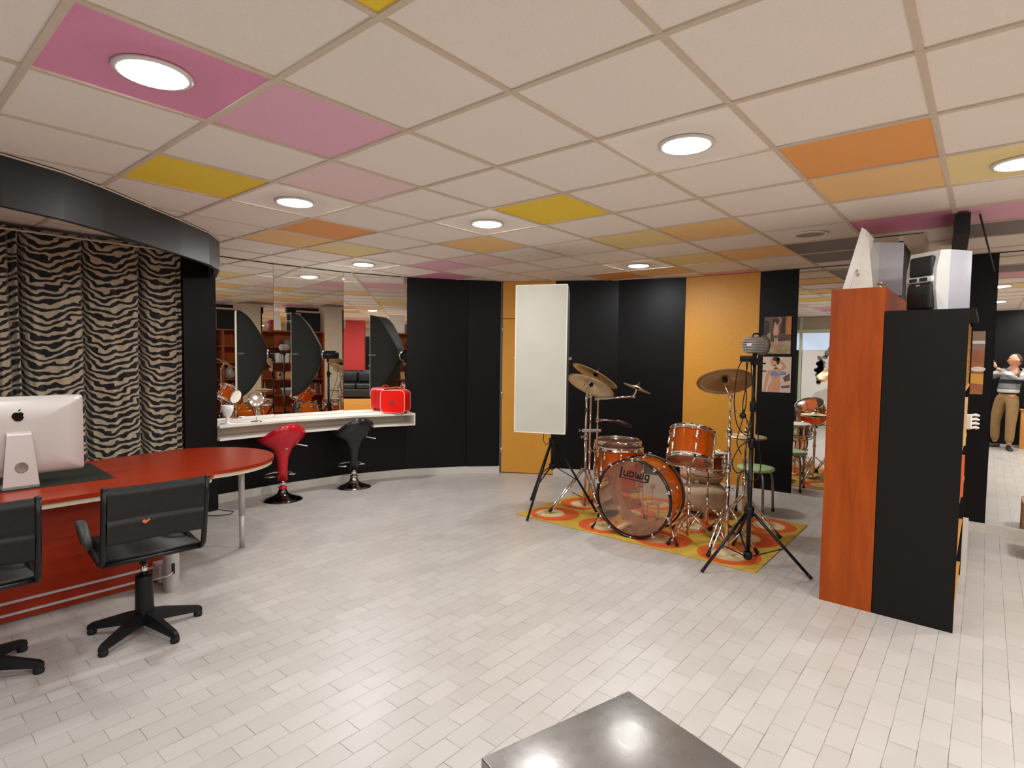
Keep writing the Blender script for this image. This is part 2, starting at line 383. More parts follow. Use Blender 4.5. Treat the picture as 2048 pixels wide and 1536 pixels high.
wardrobe('wardrobe', 'black two-door wardrobe left of the wide ochre wall panel, behind the drums', P[8], P[9], [0.5])
m, L = local2(P[5], P[6]); b = MB(); b.bx(0.002, L-0.03, 0.0, 0.016, 0.092, H-0.001)
tag(b.build('wall_panel', BLACKPANEL, mw=m), 'narrow plain black wall panel between the left wardrobe and the ochre door', 'wall panel')
# mirrors
def mirror(label, a, c, z0, z1, g0=0.002, g1=0.002, off=0.0):
    m, L = local2(a, c); m = m @ Matrix.Translation((0, off, 0))
    b = MB(); b.bx(g0, L-g1, 0.001, 0.006, z0, z1)
    b.mi = 1; b.bx(g0, L-g1, -0.001, 0.001, z0, z1)
    return tag(b.build('wall_mirror', [MIRROR, BLACKMATT], mw=m, weld=False), label, 'mirror', None)
mirror('left mirror above the white counter, next to the black post', P[1], P[2], 0.852, H-0.008)
mirror('middle mirror above the white counter, between the other two', P[2], P[3], 0.852, H-0.008)
mirror('right mirror above the white counter, behind the red case', P[3], P[4], 0.852, H-0.008)
mirror('tall wall mirror between the two-photo black panel and the orange bookcase', P[11], (5.71, -1.15), 0.09, H-0.006)
mirror('tall wall mirror at the right edge reflecting the man taking the photo', (5.71, -2.05), (5.71, -3.2), 0.09, H-0.006)
b = MB(); b.lathe([(0.0, 0.014), (0.012, 0.012), (0.016, 0.004), (0.016, 0.0)], 16)
mm, L = local2(P[2], P[3]); q = frame(Vector((*P[3], 2.475)) + Vector((-0.1, -0.4, 0)).normalized()*0.008, (0,0,1), (-0.25, -1, 0))
tag(b.build('mirror_clip', WHITEPL, mw=q), 'small round white button at the joint of the middle and right mirrors', 'mirror clip')
# ------------------------------------------------------------------ white counter under the mirrors
def offs(poly, d):
    """offset a polyline into the room"""
    out = []
    for k, p in enumerate(poly):
        ns = []
        for a, c in ((k-1, k), (k, k+1)):
            if a < 0 or c >= len(poly): continue
            v = Vector((poly[c][0]-poly[a][0], poly[c][1]-poly[a][1])).normalized(); ns.append(Vector((v.y, -v.x)))
        n = sum(ns, Vector((0, 0))).normalized(); n = n / max(0.3, n.dot(ns[0]))
        out.append((p[0] + n.x*d, p[1] + n.y*d))
    return out
bk = [(1.10, 3.995), P[2], P[3], P[4]]
bk = [(1.34, 4.088), P[2], P[3], P[4]]
fr_ = offs(bk, 0.335); fr_[0] = (fr_[0][0], fr_[0][1])
ct = thing('vanity_counter', 'long white floating counter with an open shelf under the three mirrors', 'counter', (2.4, 3.85, 0.70))
def strip(b, A, B, z0, z1):
    for k in range(len(A)-1):
        b.prism([A[k], A[k+1], B[k+1], B[k]], z0, z1)
inn = offs(bk, 0.002)
def tolocal(pl): return [(x-2.4, y-3.85) for x, y in pl]
b = MB(); strip(b, tolocal(inn), tolocal(fr_), 0.128, 0.150); b.build('worktop', WHITE, ct, weld=True)
b = MB(); strip(b, tolocal(inn), tolocal(fr_), 0.0, 0.020); b.build('bottom_board', WHITE, ct)
b = MB(); strip(b, tolocal(inn), tolocal(offs(bk, 0.016)), 0.020, 0.128); b.build('back_board', WHITE, ct)
e0, e1 = Vector(tolocal(inn)[-1]), Vector(tolocal(fr_)[-1]); dd = (Vector(tolocal(inn)[-2]) - e0).normalized()*0.018
b = MB(); b.prism([tuple(e0), tuple(e1), tuple(e1+dd), tuple(e0+dd)], 0.020, 0.128); b.build('end_panel', WHITE, ct)
m_, L_ = local2(bk[1], bk[2]); DSC = mat('dark_screw', rgb(70, 60, 50), 0.6)
for s in (0.3, 0.92):
    b = MB(); b.ball(Vector((m_ @ Vector((L_*s, 0.017, 0.785)))) - Vector((2.4, 3.85, 0.70)), 0.006, 8, 6); b.build('screw_cap', DSC, ct)

# red vanity case on the counter
def rrect(w, h, r, n=6):
    pts = []
    for cx, cy, a in ((w/2-r, h/2-r, 0), (-w/2+r, h/2-r, PI/2), (-w/2+r, -h/2+r, PI), (w/2-r, -h/2+r, 1.5*PI)):
        pts += arcpts((cx, cy), r, a, a+PI/2, n)
    return pts
REDCASE = mat('red_leatherette', rgb(236, 26, 16), 0.32, noise=0.04, bump=0.1, nscale=120)
vc = thing('vanity_case', 'small bright red hard vanity case standing at the right end of the white counter', 'suitcase', (3.35, 3.56, 0.853), R(-62)); vc.scale = (1.18, 1.18, 1.18)
UPR = Matrix.Rotation(R(90), 4, 'X')
b = MB(); b.prism([(x, y+0.125) for x, y in rrect(0.27, 0.235, 0.045)], -0.075, 0.02, UPR); b.build('body', REDCASE, vc)
b = MB(); b.prism([(x, y+0.125) for x, y in rrect(0.27, 0.235, 0.045)], 0.023, 0.075, UPR); b.build('lid', REDCASE, vc)
b = MB()
for zz in (-0.0755, 0.0755): b.tube([(x, -zz, y+0.125) for x, y in rrect(0.268, 0.233, 0.045)], 0.0028, 6, closed=True)
b.build('piping', mat('white_piping', rgb(240, 200, 190), 0.4), vc)
b = MB(); b.tube([(-0.055, 0.03, 0.240), (-0.05, 0.03, 0.262), (0, 0.03, 0.270), (0.05, 0.03, 0.262), (0.055, 0.03, 0.240)], 0.007, 8); b.build('handle', REDCASE, vc)
for x in (-0.09, 0.09):
    for y in (-0.05, 0.05): b = MB(); b.box((x, y, 0.004), (0.03, 0.02, 0.008)); b.build('foot', BLKPLASTIC, vc)
b = MB(); b.box((0.0, -0.079, 0.12), (0.028, 0.006, 0.035)); b.build('latch', STEEL, vc)
b = MB(); b.box((0.085, 0.0765, 0.115), (0.045, 0.003, 0.06)); b.build('name_label', mat('paper_tag', rgb(226, 214, 190), 0.7), vc)

# round make-up mirrors on the counter
def makeup_mirror(label, x, y, rz, rd, hh, tilt):
    t = thing('makeup_mirror', label, 'mirror', (x, y, 0.851), rz)
    b = MB(); b.lathe([(0.0, 0.012), (0.02, 0.012), (0.055, 0.006), (0.062, 0.0)], 28); b.build('base', CHROME, t)
    b = MB(); b.tube([(0,0,0.01), (0,0,hh-rd-0.004)], 0.0045, 8); b.build('stem', CHROME, t)
    q = frame((0, 0, hh), (1,0,0), (0, -math.cos(tilt), math.sin(tilt)))
    b = MB(); b.lathe([(rd-0.008, -0.006), (rd, -0.004), (rd, 0.004), (rd-0.008, 0.006)], 36, q); b.build('rim', CHROME, t)
    b = MB(); b.lathe([(0, -0.004), (rd-0.004, -0.004), (rd-0.004, 0.003), (0, 0.003)], 36, q); b.build('mirror_glass', mat('clouded_mirror', (0.86, 0.85, 0.8), 0.25, 0.6) if 'clouded_mirror' not in bpy.data.materials else bpy.data.materials['clouded_mirror'], t)
makeup_mirror('round chrome make-up mirror on a stem standing on the white counter before the left mirror', 1.76, 3.86, R(-22), 0.078, 0.240, R(16))
ll = thing('white_cup', 'white plastic cup at the far left of the counter beside the black post', 'cup', (1.465, 3.86, 0.851))
b = MB(); b.lathe([(0.0, 0.0), (0.05, 0.0), (0.052, 0.006), (0.02, 0.012), (0.016, 0.07), (0.034, 0.086), (0.056, 0.14), (0.058, 0.19), (0.054, 0.19), (0.05, 0.14), (0.0, 0.09)], 28, close=False); b.build('bowl', WHITEPL, ll)
b = MB(); b.lathe([(0.062, 0.0), (0.066, 0.002), (0.066, 0.006), (0.0, 0.006)], 28); b.build('saucer', WHITEPL, ll)

# ------------------------------------------------------------------ bar stools
def bar_stool(label, x, y, rz, col, basemat, hcol=0.0):
    t = thing('bar_stool', label, 'bar stool', (x, y, 0), rz, None)
    b = MB(); b.lathe([(0.205, 0.0), (0.205, 0.006), (0.17, 0.022), (0.10, 0.042), (0.055, 0.07), (0.04, 0.11), (0.036, 0.125), (0, 0.125)], 48); b.build('base', basemat, t)
    b = MB(); b.lathe([(0.042, 0.118), (0.044, 0.122), (0.044, 0.138), (0.03, 0.14)], 28); b.build('collar', basemat if hcol else col, t)
    b = MB(); b.tube([(0,0,0.12), (0,0,0.24)], 0.028, 20); b.build('gas_column', CHROME, t)
    # moulded shell: a cone that opens into a scoop seat, high at the back (local -y is the back)
    seg = 40; vs = []; fs = []; prof = [(0.0, 0.048, 0.21), (0.25, 0.050, 0.34), (0.45, 0.062, 0.46), (0.62, 0.10, 0.55), (0.78, 0.165, 0.595), (0.9, 0.205, 0.63), (1.0, 0.222, 0.662)]
    for tt, r, z in prof:
        s = max(0, (tt-0.5)/0.5)
        for k in range(seg):
            a = 2*PI*k/seg; bk_ = max(0, -math.sin(a))
            side = abs(math.cos(a)); fr = max(0, math.sin(a))
            zz = z + s*s*(0.165*bk_**1.25 - 0.045*fr**1.5 + 0.010*side)
            rr = r * (1 + s*(-0.10*bk_ + 0.10*fr))
            vs.append((rr*math.cos(a)*(1+0.12*s), rr*math.sin(a), zz))
    n0 = len(prof)
    inner = [(1.0, 0.210, 0.668), (0.9, 0.190, 0.640), (0.78, 0.15, 0.612), (0.66, 0.09, 0.595), (0.55, 0.03, 0.590)]
    for tt, r, z in inner:
        s = max(0, (tt-0.5)/0.5)
        for k in range(seg):
            a = 2*PI*k/seg; bk_ = max(0, -math.sin(a)); side = abs(math.cos(a)); fr = max(0, math.sin(a))
            zz = z + s*s*(0.165*bk_**1.25 - 0.045*fr**1.5 + 0.010*side)
            rr = r * (1 + s*(-0.10*bk_ + 0.10*fr))
            vs.append((rr*math.cos(a)*(1+0.12*s), rr*math.sin(a), zz))
    tot = n0 + len(inner)
    for i in range(tot-1):
        for k in range(seg): fs.append((i*seg+k, i*seg+(k+1) % seg, (i+1)*seg+(k+1) % seg, (i+1)*seg+k))
    fs.append(tuple(range(seg))[::-1]); fs.append(tuple((tot-1)*seg+k for k in range(seg)))
    b = MB(); b.add(vs, fs, True); b.build('seat_shell', col, t)
    b = MB(); b.ball((0, -0.098, 0.565), 0.018, 14, 8, (1, 0.5, 0.7)); b.build('badge', CHROME if not hcol else BLKPLASTIC, t)
    b = MB(); b.tube([(0.10, -0.03, 0.60), (0.20, -0.10, 0.575), (0.225, -0.115, 0.57)], 0.006, 8); b.build('lift_lever', WHITEPL, t)
    b = MB(); pts = [(0.16*math.cos(a), 0.10+0.115*math.sin(a), 0.262) for a in [R(-60) + R(300)*k/28 - 0.0 for k in range(29)]]
    b.tube([(0.045, 0.02, 0.262)] + [(0.165*math.cos(R(-40)+R(260)*k/24), 0.07+0.13*math.sin(R(-40)+R(260)*k/24), 0.262) for k in range(25)] + [(-0.045, 0.02, 0.262)], 0.009, 10)
    b.build('footrest', CHROME, t)
    return t
REDGLOSS = mat('red_gloss_plastic', rgb(196, 24, 38), 0.22, noise=0.04)
BLKGLOSS = mat('black_gloss_plastic', rgb(30, 30, 32), 0.26, noise=0.05)
DARKCHROME = mat('dark_chrome', (0.36, 0.33, 0.28), 0.12, 1.0, noise=0.1)
bar_stool('glossy red scoop-seat bar stool at the white counter, beside the desk end', 1.985, 3.745, R(-2), REDGLOSS, mat('black_chrome', (0.10, 0.10, 0.11), 0.08, 1.0, noise=0.1))
bar_stool('glossy black scoop-seat bar stool at the white counter, right of the red one', 2.84, 3.69, R(-6), BLKGLOSS, DARKCHROME, 1.0)

# ------------------------------------------------------------------ black post, curved fascia, zebra curtain
b = MB(); b.prism([(-0.17, -0.02), (0.135, 0.012), (0.135, 0.055), (-0.17, 0.03)], 0, 2.56)
tag(b.build('black_post', BLACKPANEL, loc=(1.215, 3.81, 0)), 'tall black panel post between the zebra curtain and the left mirror', 'panel')
FA = [(-1.9, 1.62), (-1.1, 1.68), (-0.497, 1.826), (-0.22, 1.945), (0.0, 2.105), (0.62, 2.647), (0.949, 2.956), (1.15, 3.243), (1.345, 3.79)]
b = MB(); n = len(FA); out = [Vector(p) for p in FA]; inn_ = []
for k in range(n):
    a = out[max(0, k-1)]; c = out[min(n-1, k+1)]; d = (c-a).normalized(); inn_.append(out[k] + Vector((-d.y, d.x))*0.045)
for k in range(n-1): b.prism([tuple(out[k]), tuple(out[k+1]), tuple(inn_[k+1]), tuple(inn_[k])], 2.302, 2.5605)
tag(b.build('ceiling_fascia', mat('black_satin_fascia', rgb(15, 14, 14), 0.42, noise=0.12, nscale=50)), 'curved black fascia hung under the ceiling above the desk', 'fascia')
b = MB()
for k in range(n-1):
    d = (out[k+1]-out[k]).normalized(); nn = Vector((d.y, -d.x))*0.006
    b.prism([tuple(out[k]), tuple(out[k]+nn), tuple(out[k+1]+nn), tuple(out[k+1])], 2.553, 2.5605)
tag(b.build('edge_trim', CREAM), 'thin cream strip where the black fascia meets the ceiling', 'trim')

def zebra_mat():
    m, t, b = nt('zebra_print_velvet'); N = t.nodes.new; L = t.links.new
    tc = N('ShaderNodeTexCoord'); sp = N('ShaderNodeSeparateXYZ'); L(tc.outputs['Object'], sp.inputs[0])
    def math_(op, a, bb=None, c=None):
        q = N('ShaderNodeMath'); q.operation = op
        for i, v in enumerate((a, bb, c)):
            if v is None: continue
            if isinstance(v, (int, float)): q.inputs[i].default_value = v
            else: L(v, q.inputs[i])
        return q.outputs[0]
    x, z = sp.outputs['X'], sp.outputs['Z']
    u = math_('MULTIPLY_ADD', math_('FRACT', math_('DIVIDE', math_('ADD', x, 0.11+4.2), 0.42)), 2.0, -1.0)      # -1..1 in one swag
    sag = math_('MULTIPLY', math_('SINE', math_('MULTIPLY', math_('POWER', math_('MULTIPLY_ADD', u, 0.5, 0.5), 0.62), PI)), 0.115)
    nz = N('ShaderNodeTexNoise'); nz.inputs['Scale'].default_value = 5.0; nz.inputs['Detail'].default_value = 1.2
    mp = N('ShaderNodeMapping'); mp.inputs['Scale'].default_value = (1.7, 0.0, 2.2); L(tc.outputs['Object'], mp.inputs['Vector']); L(mp.outputs['Vector'], nz.inputs['Vector'])
    nz2 = N('ShaderNodeTexNoise'); nz2.inputs['Scale'].default_value = 11.0; nz2.inputs['Detail'].default_value = 1.0; L(mp.outputs['Vector'], nz2.inputs['Vector'])
    ph = math_('ADD', math_('ADD', z, sag), math_('MULTIPLY', math_('SUBTRACT', nz.outputs['Fac'], 0.5), 0.125))
    ph = math_('ADD', ph, math_('MULTIPLY', math_('SUBTRACT', nz2.outputs['Fac'], 0.5), 0.014))
    s = math_('SINE', math_('MULTIPLY', ph, 2*PI/0.058))
    s = math_('ADD', s, math_('MULTIPLY', math_('SUBTRACT', nz2.outputs['Fac'], 0.5), 1.7))
    r = N('ShaderNodeValToRGB'); r.color_ramp.elements[0].position = 0.50; r.color_ramp.elements[1].position = 0.57
    r.color_ramp.elements[0].color = (*rgb(14, 12, 11), 1); r.color_ramp.elements[1].color = (*rgb(178, 162, 136), 1)
    L(math_('MULTIPLY_ADD', s, 0.5, 0.5), r.inputs['Fac']); L(r.outputs['Color'], b.inputs['Base Color'])
    b.inputs['Roughness'].default_value = 0.85; b.inputs['Sheen Weight'].default_value = 0.25
    return m
b = MB(); nx, nz_ = 420, 30; vs = []; fs = []
x0, x1 = -1.9, 1.085
rr = random.Random(5)
for i in range(nx+1):
    x = x0 + (x1-x0)*i/nx; u = ((x+0.11+4.2)/0.42) % 1.0; e = min(u, 1-u)
    deep = 0.085*math.exp(-(e/0.05)**2) - 0.030*math.sin(PI*u)**0.8 + 0.008*math.sin(x*37) + 0.006*math.sin(x*71+1)
    if x < -0.05: deep += 0.030*math.sin(x*62) + 0.02*math.sin(x*105)
    if x > 0.98: deep += 0.02*math.sin(x*120)
    for k in range(nz_+1):
        f = k/nz_; z = 0.02 + f*2.52
        sp_ = 1.0 if z < 2.40 else 1.0 - 0.5*(z-2.40)/0.14
        vs.append((x + 0.012*math.sin(z*1.7+x*3)*(1-f), 3.865 + deep*sp_ + 0.006*math.sin(z*5+x*9), z))
for i in range(nx):
    for k in range(nz_): fs.append((i*(nz_+1)+k, (i+1)*(nz_+1)+k, (i+1)*(nz_+1)+k+1, i*(nz_+1)+k+1))
b.add(vs, fs, True); cu = b.build('zebra_curtain', zebra_mat())
tag(cu, 'black and cream zebra print curtain hanging behind the desk', 'curtain')
sm = cu.modifiers.new('thickness', 'SOLIDIFY'); sm.thickness = 0.004; sm.offset = 1
b = MB(); b.tube([(-1.9, 3.795, 2.502), (0.94, 3.795, 2.502)], 0.007, 8); b.build('curtain_rod', CREAM, cu)

# ------------------------------------------------------------------ desk with rounded meeting end
dk = thing('desk', 'red cherry desk with a rounded meeting end and cream edge', 'desk', (0.0, 2.5, 0))
def dl(pl): return [(x, y-2.5) for x, y in pl]
circ_ = arcpts((0.705, 2.71), 0.585, R(-97), R(82), 40)
top = [(-1.45, 1.99), (0.50, 1.99)] + arcpts((0.50, 2.095), 0.105, R(-80), R(-5), 6) + [(0.625, 2.125)] + circ_ + [(0.45, 3.215), (0.10, 3.175), (-1.45, 3.175)]
def inset(pl, d):
    out = []; n = len(pl)
    for k in range(n):
        a, p, c = Vector(pl[k-1]), Vector(pl[k]), Vector(pl[(k+1) % n]); t1 = (p-a).normalized(); t2 = (c-p).normalized()
        n1 = Vector((-t1.y, t1.x)); n2 = Vector((-t2.y, t2.x)); q = (n1+n2)
        q = q.normalized() if q.length > 1e-6 else n1
        out.append(tuple(p + q*d/max(0.5, q.dot(n1))))
    return out
b = MB(); b.prism(dl(top), 0.715, 0.740); b.build('desktop', REDWOOD, dk)
b = MB(); b.prism(dl(inset(top, 0.014)), 0.685, 0.715); b.build('edge_band', mat('cream_edge_band', rgb(218, 204, 178), 0.5, noise=0.03), dk)
b = MB(); b.bx(-1.35, 0.335, 2.245-2.5, 2.270-2.5, 0.012, 0.684); mp_ = b.build('modesty_panel', REDWOOD, dk)
for z in (0.122, 0.052):
    b = MB(); b.bx(-1.35, 0.33, 2.238-2.5, 2.245-2.5, z-0.007, z+0.007); b.build('metal_strip', ALU, mp_)
b = MB(); b.prism([(0.325+x, 2.07-2.5+y) for x, y in rrect(0.085, 0.11, 0.04)], 0.0, 0.684); pd = b.build('pedestal_leg', ALU, dk)
b = MB(); b.box((0.318, 2.013-2.5, 0.16), (0.018, 0.006, 0.07)); b.build('cable_slot', BLKPLASTIC, pd)
b = MB(); b.tube([(0.20, 2.02-2.5, 0.118), (0.29, 2.008-2.5, 0.125), (0.315, 2.008-2.5, 0.14)], 0.006, 8); b.build('handle', CHROME, pd)
b = MB(); b.bx(0.27, 0.38, 2.12-2.5, 2.245-2.5, 0.05, 0.16); b.build('bracket', ALU, dk)
b = MB(); b.tube([(1.005, 2.545-2.5, 0.0), (1.005, 2.545-2.5, 0.27)], 0.0205, 20); b.tube([(1.005, 2.545-2.5, 0.27), (1.005, 2.545-2.5, 0.684)], 0.0235, 20); b.build('leg', ALU, dk)
b = MB(); b.tube([(0.15, 3.05-2.5, 0.0), (0.15, 3.05-2.5, 0.684)], 0.0235, 20); b.build('leg', ALU, dk)
b = MB(); b.tube([(-1.3, 3.05-2.5, 0.0), (-1.3, 3.05-2.5, 0.684)], 0.0235, 20); b.build('leg', ALU, dk)
b = MB(); b.prism([(0.10, 2.365), (0.125, 3.06), (-0.80, 3.07), (-0.80, 2.365)], 0.7405, 0.7435)
tag(b.build('desk_mat', mat('dark_green_leather', rgb(30, 36, 28), 0.55, noise=0.15, bump=0.15, nscale=120)), 'dark green-black desk pad under the computer on the red desk', 'desk mat')

# all-in-one computer seen from behind
pc = thing('desktop_computer', 'silver all-in-one computer on the red desk, its back to the room', 'computer', (-0.368, 2.47, 0.7437))
SILVER = mat('anodised_silver', rgb(214, 206, 200), 0.32, 0.25, noise=0.02, nscale=200)
b = MB(); w2, z0, z1 = 0.326, 0.07, 0.552
rows = [(0.0, 1.0, 1.0), (-0.006, 1.0, 1.0), (-0.016, 0.985, 0.985), (-0.030, 0.90, 0.90), (-0.040, 0.70, 0.72), (-0.044, 0.35, 0.4)]
vs = []; fs = []; rl = rrect(2*w2, z1-z0, 0.022, 5); nn = len(rl)
for y, sx, sz in rows: vs += [(x*sx, y, z*sz + (z0+z1)/2) for x, z in rl]
for i in range(len(rows)-1):
    for k in range(nn): fs.append((i*nn+k, i*nn+(k+1) % nn, (i+1)*nn+(k+1) % nn, (i+1)*nn+k))
fs.append(tuple(range(nn))); fs.append(tuple((len(rows)-1)*nn+k for k in range(nn))[::-1])
b.add(vs, fs, True); body = b.build('housing', SILVER, pc)
b = MB(); b.prism(rl, 0, 0.006, Matrix.Translation((0, 0.006, (z0+z1)/2)) @ Matrix.Rotation(R(90), 4, 'X')); b.build('screen', mat('screen_glass', rgb(10, 10, 12), 0.1), pc)
b = MB(); b.bx(-0.27, 0.24, -0.0148, -0.0120, 0.5285, 0.5335); b.build('disc_slot', mat('slot_dark', rgb(92, 82, 74), 0.6), body)
# stand: bent plate with a cable hole
b = MB()
def plate(pts, th):   # pts (y,z) centre line, trapezoid widths
    for (a, c, wa, wc) in pts:
        a = Vector((0, *a)); c = Vector((0, *c)); d = (c-a).normalized(); n = Vector((0, -d.z, d.y))*th/2
        X = Vector((1, 0, 0))
        b.add([a-X*wa-n, a+X*wa-n, a+X*wa+n, a-X*wa+n, c-X*wc-n, c+X*wc-n, c+X*wc+n, c-X*wc+n], [(0,1,2,3),(7,6,5,4),(0,4,5,1),(1,5,6,2),(2,6,7,3),(3,7,4,0)])
plate([((0.08, 0.004), (-0.060, 0.004), 0.085, 0.085), ((-0.060, 0.004), (-0.073, 0.007), 0.085, 0.085), ((-0.073, 0.007), (-0.079, 0.018), 0.085, 0.085),
       ((-0.079, 0.018), (-0.058, 0.318), 0.085, 0.0575), ((-0.058, 0.318), (-0.052, 0.332), 0.0575, 0.0565), ((-0.052, 0.332), (-0.040, 0.335), 0.0565, 0.0565)], 0.009)
st = b.build('stand', SILVER, pc)
q = frame((0.004, -0.0760, 0.128), (1,0,0), (0, -0.9976, 0.0698))
b = MB(); b.lathe([(0.0, 0.0), (0.029, 0.0), (0.032, 0.0012), (0.032, -0.002)], 32, q); b.build('cable_hole', mat('hole_grey', rgb(128, 118, 106), 0.5, noise=0.3, nscale=14), st)
# fruit mark: body with a bite and a leaf
def apple():
    o = []
    for k in range(64):
        a = 2*PI*k/64; x, y = math.cos(a), math.sin(a)
        r = 1.0 - 0.20*math.exp(-((a-PI/2)/0.42)**2) - 0.11*math.exp(-((a-1.5*PI)/0.26)**2) + 0.05*abs(math.cos(a))*(y > 0) - 0.10*(y < -0.2)*abs(math.cos(a))**0.5
        px, py = r*x*0.93, r*y
        d = math.hypot(px-1.16, py-0.16)
        if d < 0.44 and px > 0.3:
            v = Vector((px-1.16, py-0.16)).normalized()*0.44; px, py = 1.16+v.x, 0.16+v.y
        o.append((px, py))
    return o
q = frame((0.0, -0.0442, 0.432), (1,0,0), (0, -1, 0))
b = MB(); b.prism([(x*0.031, y*0.031) for x, y in apple()], 0, 0.0018, q)
lf = [(0.02, 1.02), (0.10, 1.30), (0.36, 1.52), (0.40, 1.30), (0.22, 1.08)]
b.prism([(x*0.031, y*0.031) for x, y in lf], 0, 0.0018, q)
b.build('fruit_emblem', mat('gloss_black', rgb(12, 12, 13), 0.12), body)

# ------------------------------------------------------------------ black swivel armchairs
def swivel_chair(label, x, y, rz, star):
    t = thing('office_chair', label, 'chair', (x, y, 0), rz, None)
    # five-star base
    b = MB(); b.lathe([(0.036, 0.075), (0.046, 0.09), (0.046, 0.13), (0.043, 0.31), (0.040, 0.325), (0.0, 0.325)], 24); col = b.build('column', BLKPLASTIC, t)
    for k in range(5):
        a = star + 2*PI*k/5 - rz; c, s_ = math.cos(a), math.sin(a)
        b = MB(); m = Matrix.Rotation(a, 4, 'Z'); b.M = m
        vs = []
        for (r, w, za, zb) in ((0.025, 0.034, 0.055, 0.120), (0.10, 0.028, 0.050, 0.108), (0.275, 0.018, 0.030, 0.062), (0.292, 0.015, 0.030, 0.050)):
            vs += [(r, -w, za), (r, w, za), (r, w*0.62, zb), (r, -w*0.62, zb)]
        fs = [(0,1,2,3), (15,14,13,12)]
        for i in range(3):
            for j in range(4): fs.append((i*4+j, i*4+(j+1) % 4, (i+1)*4+(j+1) % 4, (i+1)*4+j))
        b.add(vs, fs); leg = b.build('leg', BLKPLASTIC, t)
        b = MB(); b.M = m; b.lathe([(0.0, 0.0), (0.021, 0.0), (0.024, 0.012), (0.020, 0.032), (0.0, 0.034)], 16, Matrix.Translation((0.272, 0, 0))); b.build('glide', RUBBER, leg)
    b = MB(); b.tube([(0,0,0.32), (0,0,0.395)], 0.016, 14); b.build('chrome_post', CHROME, t)
    b = MB(); b.tube([(0,0,0.39), (0,0,0.47)], 0.022, 14); b.box((0, 0.02, 0.472), (0.16, 0.24, 0.02)); b.build('mechanism', BLKMETAL, t)
    SZ = Matrix.Translation((0, 0, 0.07))
    # seat: side rails (one bent tube each: seat rail and back upright), ribbed sling between
    W = 0.232
    for sx in (-1, 1):
        pts = [(sx*W, 0.27, 0.425), (sx*W, 0.262, 0.435), (sx*W, 0.20, 0.440), (sx*W, 0.0, 0.428), (sx*W, -0.18, 0.418), (sx*W, -0.225, 0.424), (sx*W, -0.250, 0.452), (sx*W, -0.262, 0.50), (sx*W, -0.285, 0.62), (sx*W, -0.305, 0.72), (sx*W, -0.320, 0.825)]
        b = MB(); b.M = SZ; b.tube(pts, 0.0145, 12); b.ball((sx*W, -0.320, 0.826), 0.0155, 10, 6); fr = b.build('side_frame', BLKMETAL, t)
    b = MB(); b.M = SZ; b.tube([(-W, -0.215, 0.415), (W, -0.215, 0.415)], 0.011, 10); b.tube([(-W, 0.262, 0.433), (W, 0.262, 0.433)], 0.011, 10); b.box((0, 0.02, 0.410), (0.46, 0.05, 0.014)); b.build('cross_bar', BLKMETAL, t)
    b = MB(); b.M = SZ; pts = []; n_ = 27
    for i in range(n_*3+1):
        f = i/(n_*3); y = 0.262 - f*0.478; z = 0.446 - 0.016*math.sin(PI*f) - 0.010*f + 0.0075*abs(math.sin(PI*f*n_))
        pts.append((y, z))
    vs = []; fs = []
    for y, z in pts: vs += [(-W+0.008, y, z), (W-0.008, y, z), (W-0.008, y, z-0.014), (-W+0.008, y, z-0.014)]
    for i in range(len(pts)-1):
        for j in range(4): fs.append((i*4+j, i*4+(j+1) % 4, (i+1)*4+(j+1) % 4, (i+1)*4+j))
    fs += [(0,1,2,3), tuple(len(vs)-4+j for j in range(4))[::-1]]
    b.add(vs, fs, True); b.build('seat', BLACKLEATHER, t)
    # back sling in two panels with a horizontal fold
    b = MB(); b.M = SZ; vs = []; fs = []; NX = 14
    prof = [(0.832, -0.316), (0.83, -0.326), (0.78, -0.326), (0.715, -0.318), (0.672, -0.306), (0.660, -0.300), (0.652, -0.310), (0.600, -0.298), (0.545, -0.284), (0.530, -0.278), (0.528, -0.270), (0.60, -0.282), (0.66, -0.289), (0.73, -0.302), (0.81, -0.312)]
    for z, y in prof:
        for i in range(NX+1):
            u = -1 + 2*i/NX; bow = 0.016*(1-u*u) if z > 0.53 else 0.012*(1-u*u)
            vs.append((u*(W-0.012), y + bow + 0.002*math.sin(u*23+z*40), z - (0.006*(1-u*u) if z > 0.77 else 0)))
    n2 = len(prof)
    for r in range(n2):
        for i in range(NX): fs.append((r*(NX+1)+i, r*(NX+1)+i+1, ((r+1) % n2)*(NX+1)+i+1, ((r+1) % n2)*(NX+1)+i))
    b.add(vs, fs, True); bk2 = b.build('backrest', BLACKLEATHER, t)
    for sx in (-1, 1):
        b = MB(); b.M = SZ; b.tube([(sx*(W+0.004), 0.235, 0.435), (sx*(W+0.018), 0.235, 0.49), (sx*(W+0.024), 0.225, 0.535), (sx*(W+0.024), 0.195, 0.552)], 0.013, 10)
        arm = b.build('armrest', BLKMETAL, t)
        b = MB(); b.M = SZ; b.tube([(sx*(W+0.024), 0.232, 0.530), (sx*(W+0.024), 0.218, 0.548), (sx*(W+0.024), 0.18, 0.560), (sx*(W+0.024), 0.12, 0.556), (sx*(W+0.024), 0.07, 0.530), (sx*(W+0.02), 0.03, 0.490), (sx*(W+0.012), 0.01, 0.450)], [0.016, 0.021, 0.024, 0.025, 0.025, 0.024, 0.015], 12, flat=0.75); b.build('arm_pad', mat('worn_black_pad', rgb(58, 56, 52), 0.5, noise=0.25, nscale=15) if 'worn_black_pad' not in bpy.data.materials else bpy.data.materials['worn_black_pad'], arm)
    return t, bk2
c1, bb = swivel_chair('black leather swivel armchair at the desk with an orange scuff on its back', 0.02, 1.575, R(-4), R(67))
